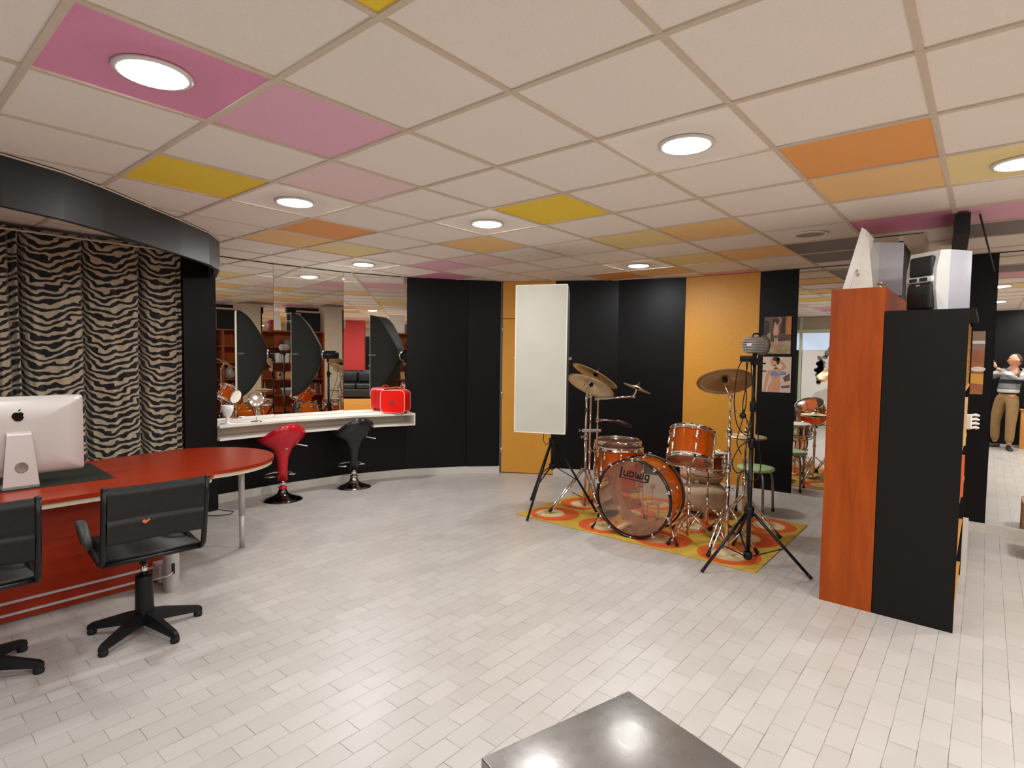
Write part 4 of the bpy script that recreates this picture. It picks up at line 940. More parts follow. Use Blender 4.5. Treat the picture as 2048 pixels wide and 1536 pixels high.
# beige cushions stuffed behind the bass drum
BEIGE = mat('beige_canvas', rgb(186, 158, 128), 0.9, noise=0.10, nscale=7, bump=0.3)
def cushion(label, c, s, rot):
    me = MB()
    me.ball((0, 0, 0), 1.0, 40, 24)
    for v in me.bm.verts:
        p = v.co; p = Vector((math.copysign(abs(p.x)**0.75, p.x), math.copysign(abs(p.y)**0.75, p.y), math.copysign(abs(p.z)**0.85, p.z)))
        w_ = 1 + 0.035*math.sin(p.x*5+1)*math.sin(p.y*4) + 0.03*math.sin(p.z*6 + p.x*3)
        v.co = Vector((p.x*s[0]*w_, p.y*s[1]*w_, p.z*s[2]*w_))
    o = me.build('cushion', BEIGE, loc=c); o.rotation_euler = rot; return tag(o, label, 'cushion', None)
cushion('big round beige cushion lying on the rug behind the tom stand', (4.62, 0.16, RZ+0.155), (0.27, 0.24, 0.155), (0, 0, 0.4))
cushion('beige cushion leaning on top of the big one, below the snare drum', (4.70, 0.22, RZ+0.385), (0.25, 0.22, 0.115), (0.05, 0.12, 0.3))
# ------------------------------------------------------------------ softbox on a black light stand
def black_stand(t, feet, hub, low, top, r=0.0175, brace=True):
    for fx, fy in feet:
        P1 = Vector((fx, fy, 0.012)); rad = Vector((fx, fy, 0)).normalized()*0.035; H0 = Vector((0, 0, hub)) + rad
        b = MB(); b.tube([H0, P1], 0.0115, 10); lg = b.build('leg', BLKMETAL, t)
        b = MB(); b.tube([P1 + (H0-P1).normalized()*0.03, P1 - (H0-P1).normalized()*0.004], 0.0125, 10); b.build('foot_cap', RUBBER, lg)
        mid = H0.lerp(P1, 0.55); b = MB(); b.tube([Vector((0, 0, low)) + rad*0.8, mid], 0.008, 8, flat=0.6); b.build('brace', BLKMETAL, t)
        b = MB(); b.ball(mid, 0.008, 8, 6); b.ball(H0, 0.008, 8, 6); b.build('rivet', STEEL, lg)
    b = MB(); b.tube([(0, 0, low-0.03), (0, 0, hub+0.55)], r, 16); b.build('column', BLKMETAL, t)
    b = MB(); b.lathe([(0.03, hub-0.03), (0.036, hub-0.02), (0.036, hub+0.045), (0.028, hub+0.055)], 20); b.box((0.035, 0.0, hub+0.02), (0.04, 0.016, 0.03), 0, 0.004); b.build('hub', BLKPLASTIC, t)
    b = MB(); b.lathe([(0.027, low-0.025), (0.032, low-0.015), (0.032, low+0.025), (0.026, low+0.03)], 20); b.build('brace_collar', BLKPLASTIC, t)
    b = MB(); b.tube([(0, 0, hub+0.5), (0, 0, top)], r*0.78, 14); b.lathe([(0.022, hub+0.50), (0.026, hub+0.51), (0.026, hub+0.57), (0.02, hub+0.58)], 18); b.box((0.03, -0.01, hub+0.54), (0.05, 0.018, 0.022), 0.4, 0.005)
    b.lathe([(0.020, 1.18), (0.023, 1.19), (0.023, 1.25), (0.018, 1.26)], 18) if top > 1.3 else None
    b.build('upper_column', BLKMETAL, t)
sx, sy = 3.586, 1.337
sb = thing('softbox_light', 'tall white strip softbox on a black tripod stand left of the drum kit', 'studio light', (sx, sy, 0))
black_stand(sb, [(3.135-sx, 1.294-sy), (3.776-sx, 1.75-sy), (3.85-sx, 0.967-sy)], 0.70, 0.46, 1.42)
naz = R(203); nv = Vector((math.cos(naz), math.sin(naz), 0)); tv = Vector((-nv.y, nv.x, 0))       # nv faces the room; tv = to the right in the photo
zc = 1.550 ; hw, hh_ = 0.24, 0.676; dpt = 0.44
FM = frame(Vector((0, 0, zc)) + nv*0.55, -tv, nv); 
if FM.to_3x3() @ Vector((0, 1, 0)) != 0 and (FM.to_3x3() @ Vector((0, 1, 0))).z < 0: FM = frame(Vector((0, 0, zc)) + nv*0.55, tv, nv)
b = MB(); b.M = FM
nxs, nzs = 10, 24; vs = []; fs = []
for i in range(nxs+1):
    for k in range(nzs+1):
        u = -1+2*i/nxs; v = -1+2*k/nzs
        vs.append((u*hw*(1-0.010*(1-v*v)), v*hh_*(1-0.004*(1-u*u)), 0.006*(1-u*u)*(1-v*v) + 0.0025*math.sin(u*3+v*9)*(1-u*u)*(1-v*v)))
for i in range(nxs):
    for k in range(nzs): fs.append((i*(nzs+1)+k, (i+1)*(nzs+1)+k, (i+1)*(nzs+1)+k+1, i*(nzs+1)+k+1))
b.add(vs, fs, True); b.build('diffuser', mat('white_diffuser_cloth', rgb(192, 188, 174), 0.8, noise=0.02, nscale=6, bump=0.1), sb)
b = MB(); b.M = FM
for s in (-1, 1):
    b.bx(s*hw-0.004, s*hw+0.003, -hh_, hh_, -0.003, 0.003); b.bx(-hw, hw, s*hh_-0.004, s*hh_+0.003, -0.003, 0.003)
b.build('front_rim', mat('white_webbing', rgb(238, 232, 214), 0.8), sb)
# curved black shell tapering to the speed ring
b = MB(); b.M = FM; ns = 14; vs = []; fs = []; ring = []
per = [(-1,-1)] + [(-1, -1+2*k/12) for k in range(1, 12)] + [(-1,1)] + [(-1+2*k/6, 1) for k in range(1, 6)] + [(1,1)] + [(1, 1-2*k/12) for k in range(1, 12)] + [(1,-1)] + [(1-2*k/6, -1) for k in range(1, 6)]
for s in range(ns+1):
    f = s/ns; kx = math.sqrt(max(0, 1-(f*0.94)**2)); kz = math.cos(f*PI/2*0.93)
    for (u, v) in per: vs.append((u*(0.062 + (hw-0.062)*kx), v*(0.072 + (hh_-0.072)*kz), -0.003 - f*(dpt-0.005)))
npz = len(per)
for s in range(ns):
    for k in range(npz): fs.append((s*npz+k, s*npz+(k+1) % npz, (s+1)*npz+(k+1) % npz, (s+1)*npz+k))
fs.append(tuple(ns*npz+k for k in range(npz)))
b.add(vs, fs, True); shell = b.build('shell', mat('black_softbox_fabric', rgb(34, 35, 33), 0.75, noise=0.1, nscale=60), sb)
# small pale maker's mark on both long sides
for s in (-1, 1):
    b = MB(); mk = FM @ frame((s*(hw*0.995), 0.0, -0.10), (0, 0, -s), (s, 0, 0)); x = 0.0; rq = random.Random(4)
    b.mi = 0
    for k in range(11):
        w_ = 0.010 + 0.006*rq.random(); b.stroke([(x, 0), (x, 0.020)], 0.003, mk, 0.004); 
        if k % 2: b.stroke([(x, 0.020), (x+w_*0.7, 0.020)], 0.003, mk, 0.004)
        if k % 3 == 0: b.stroke([(x, 0.0), (x+w_*0.7, 0.0)], 0.003, mk, 0.004)
        x += w_
    b.build('woven_mark', mat('pale_print', rgb(196, 196, 190), 0.7) if 'pale_print' not in bpy.data.materials else bpy.data.materials['pale_print'], shell)
b = MB(); b.M = FM; b.lathe([(0.075, -dpt), (0.078, -dpt-0.005), (0.078, -dpt-0.03), (0.06, -dpt-0.035), (0.0, -dpt-0.035)], 28); b.build('speed_ring', STEEL, sb)
b = MB(); b.M = FM; b.lathe([(0.0, -dpt-0.035), (0.062, -dpt-0.037), (0.064, -dpt-0.05), (0.062, -dpt-0.26), (0.05, -dpt-0.275), (0.0, -dpt-0.275)], 28); b.box((0, 0.066, -dpt-0.15), (0.05, 0.012, 0.16), 0, 0.004); b.build('strobe_head', BLKPLASTIC, sb)
b = MB(); b.M = FM; b.box((0, -0.085, -dpt-0.10), (0.03, 0.06, 0.04), 0, 0.005); b.tube([(0.02, -0.08, -dpt-0.10), (0.06, -0.08, -dpt-0.10)], 0.008, 8); b.build('tilt_bracket', BLKPLASTIC, sb)
p0 = Vector((0, 0, 1.36)); b = MB()
a1 = FM @ Vector((0.06, 0.45-1.15, -dpt-0.14))
b.tube([FM @ Vector((0.0, -0.05, -dpt-0.27)), FM @ Vector((-0.06, -0.40, -dpt-0.25)), FM @ Vector((-0.10, -0.70, -dpt-0.16)), FM @ Vector((-0.10, -0.83, -dpt-0.13)), FM @ Vector((-0.075, -0.875, -dpt-0.12)), FM @ Vector((-0.03, -0.85, -dpt-0.12)), FM @ Vector((-0.005, -0.76, -dpt-0.12))], 0.004, 6); b.build('power_cable', RUBBER, sb)

# ------------------------------------------------------------------ grey flash head on a black light stand with cables
lx, ly = 3.382, -0.666
ls = thing('light_stand', 'black tripod light stand with hanging cables in front of the drum kit', 'studio light', (lx, ly, 0))
black_stand(ls, [(2.993-lx, -0.464+0.666), (3.393-lx, -1.104+0.666), (3.759-lx, -0.43+0.666)], 0.405, 0.075, 1.555, 0.0165)
b = MB(); b.box((0, 0, 1.56), (0.05, 0.05, 0.05), 0.6, 0.006); b.box((-0.035, 0.035, 1.580), (0.11, 0.05, 0.045), R(130), 0.006); b.tube([(0.02, -0.03, 1.55), (0.05, -0.065, 1.545)], 0.006, 8); b.build('tilt_head', BLKPLASTIC, ls)
fh_dir = Vector((0.90, -0.42, 0.0)).normalized()
fh = thing('flash_head', 'grey finned studio flash head clamped on top of the black light stand', 'flash head', (lx, ly, 1.600))
q = frame((0.005, 0.0, 0.082), (0, 0, 1), fh_dir)
GREYFIN = mat('grey_fin_plastic', rgb(140, 132, 124), 0.45, noise=0.06)
b = MB(); b.M = q; b.lathe([(0.0, -0.075), (0.052, -0.075), (0.062, -0.066), (0.064, 0.03), (0.066, 0.04)], 14); b.build('housing', GREYFIN, fh)
b = MB(); b.M = q
for k in range(6):
    z = -0.046 + 0.0184*k; ww = math.sqrt(max(0.0004, 0.060**2 - z*z))
    b.box((z, 0, -0.078), (0.0095, 2*ww, 0.014), 0, 0.003); b.box((z, ww+0.004, -0.02), (0.0065, 0.010, 0.09)); b.box((z, -ww-0.004, -0.02), (0.0065, 0.010, 0.09))
b.build('cooling_fins', mat('pale_grey_fins', rgb(168, 160, 152), 0.5, noise=0.05), fh)
b = MB(); b.M = q; b.lathe([(0.064, 0.035), (0.074, 0.045), (0.076, 0.075), (0.070, 0.078), (0.066, 0.05)], 32, close=False); b.build('reflector_ring', mat('dull_grey_ring', rgb(120, 110, 102), 0.4, 0.2), fh)
b = MB(); b.M = q; b.box((0.004, 0.022, -0.0855), (0.022, 0.040, 0.004)); b.build('rating_label', mat('label_white', rgb(232, 230, 232), 0.5), fh)
b = MB(); b.M = q; b.tube([(0.062, 0.03, -0.06), (0.082, 0.03, -0.055), (0.086, 0.02, 0.0), (0.078, 0.015, 0.03), (0.066, 0.01, 0.035)], 0.006, 8); b.build('carry_handle', BLKPLASTIC, fh)
b = MB(); b.tube([(0, 0, -0.035), (0.003, 0, 0.03)], 0.016, 12); b.build('stand_socket', BLKPLASTIC, fh)
rp = RT.copy(); rp.z = 0; rp.normalize()      # sideways as seen from the room
def cab(name_pts): 
    b = MB(); b.tube([rp*u + Vector((-0.02, -0.02, z)) for u, z in name_pts], 0.0042, 8); b.build('cable', RUBBER, ls)
def spline(pts, n=10):
    out = []; P_ = [pts[0]] + pts + [pts[-1]]
    for i in range(1, len(P_)-2):
        for k in range(n):
            t = k/n; a, b_, c, d = P_[i-1], P_[i], P_[i+1], P_[i+2]
            out.append(tuple(0.5*((2*b_[m]) + (-a[m]+c[m])*t + (2*a[m]-5*b_[m]+4*c[m]-d[m])*t*t + (-a[m]+3*b_[m]-3*c[m]+d[m])*t**3) for m in range(2)))
    out.append(pts[-1]); return out
for pts in ([(-0.085, 1.59), (-0.13, 1.52), (-0.15, 1.40), (-0.155, 1.24), (-0.13, 1.09), (-0.07, 1.01), (-0.01, 1.01)],
            [(-0.075, 1.58), (-0.07, 1.40), (-0.09, 1.25), (-0.085, 1.15), (-0.06, 1.13), (-0.02, 0.98), (-0.10, 0.92), (-0.155, 0.80), (-0.12, 0.72), (-0.06, 0.74)],
            [(-0.06, 1.58), (-0.075, 1.42), (-0.065, 1.26), (-0.09, 1.12), (-0.125, 0.96), (-0.09, 0.86)],
            [(-0.04, 1.57), (-0.03, 1.44), (-0.005, 1.30), (0.02, 1.10), (0.045, 0.90), (0.06, 0.78), (0.04, 0.68), (-0.02, 0.66), (-0.05, 0.74)],
            [(-0.01, 1.30), (-0.04, 1.05), (-0.06, 0.85), (-0.05, 0.70), (-0.03, 0.66)]):
    cab(spline(pts, 8))
b = MB(); b.tube([rp*-0.085 + Vector((-0.02, -0.02, 1.20)), rp*-0.085 + Vector((-0.02, -0.02, 1.14))], 0.010, 10); b.ball(rp*-0.095 + Vector((-0.03, -0.03, 1.155)), 0.024, 14, 10); b.build('cable_plug', BLKPLASTIC, ls)

# ------------------------------------------------------------------ two photo prints on the black panel
def photo(name, label, y0, y1, z0, z1, X, col_fn, parts):
    """parts: list of (material, list of polygons in 0..1 coordinates, x to the right seen from the room, y up)"""
    t = thing(name, label, 'photo', (X, (y0+y1)/2, z0)); w = abs(y1-y0); h = z1-z0
    q = frame((0, 0, 0), (0, -1, 0), (-1, 0, 0))      # x = -y world (right in photo), y up, z toward room
    b = MB(); b.M = q
    if (q.to_3x3() @ Vector((0, 1, 0))).z < 0: raise Exception
    b.bx(-w/2, w/2, 0, h, 0.0005, 0.003); b.build('print', col_fn, t)
    for i, (nm, mt, polys) in enumerate(parts):
        b = MB(); b.M = q
        for pl in polys: b.prism([((x-0.5)*w, y*h) for x, y in pl], 0.003 + 0.00012*i, 0.0033 + 0.00012*i)
        b.build(nm, mt, t)
def ell(cx, cy, rx, ry, n=20, rot=0.0): return [(cx + rx*math.cos(2*PI*k/n)*math.cos(rot) - ry*math.sin(2*PI*k/n)*math.sin(rot), cy + rx*math.cos(2*PI*k/n)*math.sin(rot) + ry*math.sin(2*PI*k/n)*math.cos(rot)) for k in range(n)]
SK1 = mat('print_skin', rgb(206, 150, 118), 0.4, noise=0.08); SK2 = mat('print_tan', rgb(176, 122, 92), 0.4, noise=0.1); DKH = mat('print_dark', rgb(44, 26, 22), 0.4)
photo('photo_print', 'upper photo print on the black panel, a woman with raised arm in a rustic yard', -0.06, -0.343, 1.640, 2.052, 5.6995,
      mat('print_brown', rgb(96, 62, 44), 0.35, noise=0.5, nscale=9),
      [('print_ground', mat('print_ground', rgb(168, 146, 118), 0.4, noise=0.3, nscale=14), [[(0, 0), (1, 0), (1, 0.36), (0.45, 0.33), (0, 0.3)]]),
       ('print_door', mat('print_ochre', rgb(190, 118, 44), 0.4, noise=0.1), [[(0.80, 0.52), (1, 0.52), (1, 1), (0.82, 1)]]),
       ('print_dark_door', DKH, [[(0.02, 0.5), (0.17, 0.5), (0.17, 0.9), (0.02, 0.9)], [(0.62, 0.55), (0.78, 0.55), (0.76, 0.98), (0.66, 0.98)]]),
       ('print_plants', mat('print_plants', rgb(150, 138, 80), 0.4, noise=0.4, nscale=30), [[(0.1, 0.28), (0.26, 0.30), (0.24, 0.60), (0.12, 0.52)], [(0.1, 0.0), (0.95, 0.02), (0.8, 0.14), (0.5, 0.10), (0.2, 0.08)]]),
       ('print_figure', SK1, [ell(0.41, 0.86, 0.055, 0.055), [(0.34, 0.60), (0.38, 0.80), (0.52, 0.80), (0.55, 0.58), (0.50, 0.48), (0.37, 0.48)], [(0.38, 0.5), (0.45, 0.5), (0.44, 0.2), (0.40, 0.2)], [(0.46, 0.5), (0.53, 0.5), (0.52, 0.2), (0.47, 0.2)],
                               [(0.50, 0.76), (0.54, 0.74), (0.64, 0.90), (0.56, 0.99), (0.54, 0.97), (0.60, 0.90)]]),
       ('print_hair', mat('print_hair', rgb(70, 26, 22), 0.4), [ell(0.41, 0.90, 0.09, 0.05), ell(0.34, 0.84, 0.04, 0.06), ell(0.49, 0.84, 0.04, 0.06)]),
       ('print_shorts', mat('print_denim', rgb(92, 84, 84), 0.4), [[(0.36, 0.50), (0.53, 0.50), (0.53, 0.42), (0.36, 0.42)]]),
       ('print_boots', mat('print_red', rgb(196, 92, 74), 0.4), [[(0.40, 0.24), (0.44, 0.24), (0.43, 0.1), (0.40, 0.1)], [(0.47, 0.24), (0.52, 0.24), (0.51, 0.1), (0.47, 0.1)]])])
photo('photo_print', 'lower photo print on the black panel, woman in blue bikini top', -0.058, -0.357, 1.209, 1.605, 5.6995,
      mat('print_sand', rgb(218, 196, 176), 0.35, noise=0.10, nscale=12),
      [('print_shadow', mat('print_rock', rgb(110, 78, 66), 0.4, noise=0.4, nscale=20), [[(0.72, 0.42), (0.95, 0.55), (0.98, 0.35), (0.80, 0.30)], [(0.66, 0.18), (0.98, 0.22), (0.96, 0.14), (0.70, 0.12)], [(0.0, 0.62), (0.14, 0.60), (0.14, 0.56), (0.0, 0.57)]]),
       ('print_figure', SK1, [[(0.20, 0.0), (0.62, 0.0), (0.66, 0.2), (0.60, 0.36), (0.68, 0.55), (0.62, 0.66), (0.46, 0.70), (0.30, 0.62), (0.26, 0.50), (0.34, 0.34), (0.22, 0.18)],
                               [(0.03, 0.0), (0.13, 0.0), (0.24, 0.44), (0.30, 0.62), (0.20, 0.62), (0.10, 0.42)], [(0.42, 0.66), (0.52, 0.66), (0.52, 0.78), (0.40, 0.78)], ell(0.37, 0.86, 0.11, 0.13),
                               [(0.60, 0.64), (0.72, 0.62), (0.86, 0.72), (0.62, 0.92), (0.56, 0.86), (0.72, 0.73)]]),
       ('print_hair', DKH, [ell(0.47, 0.94, 0.13, 0.06), ell(0.54, 0.88, 0.06, 0.10)]),
       ('print_bikini', mat('print_blue', rgb(120, 134, 180), 0.4, noise=0.15), [[(0.29, 0.46), (0.56, 0.44), (0.60, 0.52), (0.44, 0.60), (0.31, 0.58)], [(0.60, 0.48), (0.84, 0.50), (0.82, 0.58), (0.66, 0.60)]])])
photo('photo_print', 'narrow photo print on the black panel right of the bookcases, half hidden', -1.72, -1.985, 1.28, 1.86, 5.7085,
      mat('print_warm', rgb(168, 106, 66), 0.35, noise=0.25, nscale=8),
      [('print_sky', mat('print_taupe', rgb(150, 126, 106), 0.4), [[(0, 0.7), (1, 0.7), (1, 1), (0, 1)]]), ('print_cloth', mat('print_yellow', rgb(222, 166, 62), 0.4), [[(0, 0.2), (1, 0.16), (1, 0.32), (0, 0.34)]]), ('print_white', mat('print_white', rgb(232, 222, 210), 0.4), [ell(0.85, 0.4, 0.2, 0.04), [(0, 0.80), (1, 0.80), (1, 0.85), (0, 0.85)]])])

# ------------------------------------------------------------------ shiny silver plinth in the foreground
pl_ = MB(); zt = 0.42
k_ = (1.58-zt)/1.58
def fgp(p): return (CAM.x + (p[0]-CAM.x)*k_, CAM.y + (p[1]-CAM.y)*k_)
c0 = Vector(fgp((1.317, -0.769))); e1 = (Vector(fgp((0.506, -0.605)))-c0).normalized(); e2 = (Vector(fgp((1.12, -1.312)))-c0).normalized()
e1 = (e1 + Vector((e2.y, -e2.x))).normalized() if e1.dot(Vector((e2.y, -e2.x))) > 0 else (e1 - Vector((e2.y, -e2.x))).normalized(); e2 = Vector((-e1.y, e1.x)) if Vector((-e1.y, e1.x)).dot(e2) > 0 else Vector((e1.y, -e1.x))
cc_ = c0 + e1*0.30 + e2*0.30; an = math.atan2(e1.y, e1.x)
def silver_mat():
    m, t, b = nt('worn_silver_paint'); N = t.nodes.new; L = t.links.new
    b.inputs['Base Color'].default_value = (*rgb(150, 145, 140), 1); b.inputs['Metallic'].default_value = 0.75; b.inputs['Roughness'].default_value = 0.26
    tc = N('ShaderNodeTexCoord'); n = N('ShaderNodeTexNoise'); n.inputs['Scale'].default_value = 14; n.inputs['Detail'].default_value = 5; L(tc.outputs['Object'], n.inputs['Vector'])
    r = N('ShaderNodeMapRange'); r.inputs['To Min'].default_value = 0.20; r.inputs['To Max'].default_value = 0.36; L(n.outputs['Fac'], r.inputs['Value']); L(r.outputs['Result'], b.inputs['Roughness'])
    bp = N('ShaderNodeBump'); bp.inputs['Strength'].default_value = 0.2; bp.inputs['Distance'].default_value = 0.004; L(n.outputs['Fac'], bp.inputs['Height']); L(bp.outputs['Normal'], b.inputs['Normal']); return m
b = MB(); b.box((0, 0, zt/2), (0.60, 0.60, zt), 0, 0.004)
tag(b.build('plinth', silver_mat(), loc=(cc_.x, cc_.y, 0), rz=an), 'shiny silver painted box cut off by the bottom edge of the photo', 'plinth')
# ------------------------------------------------------------------ bookcases (open side of the tall one faces the drums)
def bookcase(name, label, x0, x1, y0, y1, h, shelves, div, wood_m, end_m, open_plus, back_m=None, top_m=None, lip=False):
    """runs along x; open side at y1 if open_plus else y0"""
    t = thing(name, label, 'bookcase', (x0, (y0+y1)/2, 0)); oy = (y0+y1)/2; th = 0.022
    ya, yb = y0-oy, y1-oy; L_ = x1-x0
    b = MB(); b.bx(0, th, ya, yb, 0.0, h); b.build('side_panel', end_m, t)
    b = MB(); b.bx(L_-th, L_, ya, yb, 0.0, h); b.build('side_panel', end_m, t)
    byy = (ya, ya+0.012) if open_plus else (yb-0.012, yb)
    b = MB(); b.bx(th, L_-th, byy[0], byy[1], 0.0, h); b.build('back_panel', back_m or wood_m, t)
    b = MB(); b.bx(th, L_-th, ya+(0.012 if open_plus else (-0.03 if lip else 0)), yb-(0 if open_plus else 0.012), h-th*1.2, h-0.0005); b.build('top_board', top_m or wood_m, t)
    for z in shelves:
        b = MB(); b.bx(th, L_-th, ya+(0.012 if open_plus else 0.004), yb-(0.004 if open_plus else 0.012), z-0.018, z); b.build('shelf', wood_m, t)
    for f in div:
        for s in (-1, 1):
            b = MB(); b.bx(L_*f+s*0.011-0.011, L_*f+s*0.011+0.011, ya+0.013, yb, 0, h-th*1.25) if open_plus else b.bx(L_*f+s*0.011-0.011, L_*f+s*0.011+0.011, ya, yb-0.013, 0, h-th*1.25); b.build('divider', wood_m, t)
    return t
SH = [0.08, 0.40, 0.72, 1.04, 1.38, 1.70]
bookcase('bookcase', 'tall orange-brown bookcase end beside the black one, open towards the drums', 3.070, 4.335, -1.513, -1.221, 2.03, SH, [0.70], SHELFWOOD, ORANGEWOOD, True, ORANGEWOOD)
bookcase('bookcase', 'second brown bookcase right of the cream pillar, seen only in the mirrors', 4.73, 5.68, -1.513, -1.221, 2.03, SH, [], SHELFWOOD, ORANGEWOOD, True)
bookcase('bookcase', 'black-sided bookcase standing at the right of the orange one, shelves facing away from the drums', 3.070, 4.27, -1.918, -1.517, 1.882, [0.10, 0.42, 0.74, 1.06, 1.42], [], LIGHTWOOD, BLACKFELT, False, LIGHTWOOD, BLACKFELT, True)
b = MB(); b.bx(4.34, 4.72, -1.60, -1.22, 0, H-0.005)
struct(b.build('pillar', CREAM))
# black board standing on top, behind the speaker
b = MB(); b.bx(3.84, 4.335, -1.512, -1.490, 2.031, 2.43); tag(b.build('black_board', BLACKMATT), 'large black board standing on the tall bookcase beside the pillar', 'board')
b = MB(); b.bx(3.84, 4.335, -1.512, -1.490, 2.432, 2.468); tag(b.build('cream_batten', CREAM), 'cream batten lying along the top of the black board', 'batten')
b = MB(); b.prism([(3.72, -1.885), (3.74, -1.80), (5.05, -1.735), (5.05, -1.83)], 2.42, 2.552); tag(b.build('ceiling_beam', BLACKMATT), 'black beam under the ceiling above the speakers', 'beam')
b = MB(); b.tube([(3.78, -1.93, 2.54), (4.9, -2.02, 2.30)], 0.006, 6); tag(b.build('ceiling_cable', RUBBER), 'thin black cable hanging from the ceiling behind the right speaker', 'cable')

# loudspeakers
SPK = mat('pale_grey_speaker', rgb(178, 178, 186), 0.4, noise=0.02); GRILLE = mat('black_grille', rgb(22, 24, 24), 0.6, noise=0.4, nscale=500); SPW = mat('speaker_white_trim', rgb(206, 204, 198), 0.35)
def speaker(label, x, y, z, az_):
    t = thing('loudspeaker', label, 'loudspeaker', (x, y, z), az_ - PI/2)      # local +y = front
    w, h, d = 0.255, 0.365, 0.215
    b = MB(); b.bx(-w/2, w/2, -d/2, d/2-0.05, 0, h, 0.004); b.build('cabinet', SPK, t)
    # bowed white front
    b = MB(); pr = [(0, 0.0), (0.35, 0.022), (0.7, 0.022), (1.0, -0.004)]; vs = []; fs = []
    xs = [-w/2, -w/2*0.82, w/2*0.82, w/2]
    for f, dy in pr:
        vs += [(-w/2, d/2-0.05, f*h), (-w/2*0.78, d/2-0.008+dy, f*h), (w/2*0.78, d/2-0.008+dy, f*h), (w/2, d/2-0.05, f*h)]
    for i in range(3):
        for j in range(3): fs.append((i*4+j, i*4+j+1, (i+1)*4+j+1, (i+1)*4+j))
        fs.append((i*4+3, i*4, (i+1)*4, (i+1)*4+3))
    fs += [(0,1,2,3), (15,14,13,12)]; b.add(vs, fs); b.build('front_baffle', SPW, t)
    b = MB(); b.box((0, d/2+0.010, 0.090), (0.165, 0.050, 0.165), 0, 0.020); b.build('woofer_grille', GRILLE, t)
    b = MB(); b.box((0, d/2+0.006, 0.275), (0.155, 0.044, 0.125), 0, 0.018); b.build('tweeter_grille', GRILLE, t)
    b = MB(); b.box((0, d/2+0.012, 0.193), (0.17, 0.046, 0.036), 0, 0.006); tr = b.build('bass_port', SPW, t)
    b = MB()
    for s in (-1, 1): b.box((s*0.034, d/2+0.030, 0.193), (0.05, 0.014, 0.022))
    b.build('port_opening', GRILLE, tr)
    b = MB(); b.box((0, d/2+0.0355, 0.160), (0.026, 0.003, 0.008)); b.build('name_plate', STEEL, t)
speaker('pale grey loudspeaker with black grilles on top of the black-sided bookcase', 3.36, -1.745, 1.8835, R(143))
speaker('pale grey loudspeaker on the tall orange bookcase behind the white easel frame', 3.74, -1.372, 2.0315, R(128))

# white strut frame (seen from its side) at the near end of the tall bookcase
wf = thing('easel_frame', 'white easel picture frame seen edge-on, standing on the tall orange bookcase', 'picture frame', (3.16, -1.34, 2.031), 0)
b = MB(); vs = [(0, 0.075, 0.001), (0.32, 0.075, 0.001), (0.32, 0.035, 0.001), (0, 0.035, 0.001), (0, -0.020, 0.392), (0.32, -0.020, 0.392), (0.32, -0.046, 0.372), (0, -0.046, 0.372)]
b.add(vs, [(0,1,2,3), (7,6,5,4), (0,4,5,1), (1,5,6,2), (2,6,7,3), (3,7,4,0)]); b.build('frame_board', WHITEPL, wf)
b = MB(); b.prism([(0.032, 0.001), (-0.036, 0.345), (-0.060, 0.320), (-0.060, 0.285), (-0.095, 0.001)], 0.008, 0.014, Matrix(((0,0,1,0),(1,0,0,0),(0,1,0,0),(0,0,0,1)))); b.build('strut', WHITE, wf)
b = MB(); b.tube([(0.004, -0.003, 0.13), (0.004, -0.010, 0.085), (0.004, -0.018, 0.10)], 0.004, 6); b.build('turn_clip', STEEL, wf)
b = MB(); b.lathe([(0.016, 0), (0.016, 0.006), (0.006, 0.010), (0.006, 0.016), (0.018, 0.024), (0.02, 0.03), (0, 0.03)], 16); tag(b.build('small_silver_stand', STEEL, loc=(3.13, -1.475, 2.031)), 'tiny silver trinket beside the white easel frame', 'trinket')

# things on the shelves facing the drums (seen in the mirrors)
CARD = mat('brown_cardboard', rgb(176, 138, 92), 0.8, noise=0.08); GREYBOX = mat('grey_box_card', rgb(196, 192, 182), 0.7, noise=0.06); BALLM = mat('grey_ball_felt', rgb(112, 108, 100), 0.8, noise=0.2)
YS = -1.36
def sbox(name, label, x, z, w, d, h, m, lidm=None, cat='box', grp=None, y=YS):
    t = thing(name, label, cat, (x, y, z+0.0005), 0, grp)
    b = MB(); b.bx(-w/2, w/2, -d/2, d/2, 0, h*0.72, 0.003); b.build('body', m, t)
    b = MB(); b.bx(-w/2-0.003, w/2+0.003, -d/2-0.003, d/2+0.003, h*0.72+0.0005, h, 0.003); b.build('lid', lidm or m, t); return t
for i, (x, s) in enumerate(((3.62, 1.0), (3.78, 0.95))):
    b = MB(); b.ball((0, 0, 0.0855*s), 0.085*s, 24, 16); b.mi = 0
    tag(b.build('ball', BALLM, loc=(x, YS, 1.7005)), ['left grey ball on the upper shelf seen in the middle mirror', 'right grey ball on the upper shelf seen in the middle mirror'][i], 'ball')
sbox('storage_box', 'pale grey box on the second shelf, under the left ball', 3.50, 1.38, 0.26, 0.2, 0.19, GREYBOX)
sbox('storage_box', 'pale grey upright box with dark strap beside the wide grey box', 3.71, 1.38, 0.10, 0.2, 0.20, GREYBOX, BLACKMATT)
sbox('cardboard_box', 'brown cardboard box on the second shelf near the unit divider', 3.55, 1.04, 0.30, 0.2, 0.15, CARD)
sbox('cardboard_box', 'flat brown cardboard box under the balls, right half', 3.22, 1.38, 0.22, 0.2, 0.10, CARD)
bt = thing('plastic_bottle', 'white plastic bottle on the middle shelf seen in the left mirror', 'bottle', (3.24, YS, 1.0405))
b = MB(); b.lathe([(0, 0), (0.042, 0), (0.046, 0.006), (0.046, 0.13), (0.035, 0.15), (0.016, 0.16), (0.016, 0.175), (0, 0.175)], 24); b.build('body', WHITEPL, bt)
b = MB(); b.lathe([(0.018, 0.170), (0.018, 0.20), (0, 0.20)], 20); b.build('cap', WHITEPL, bt)
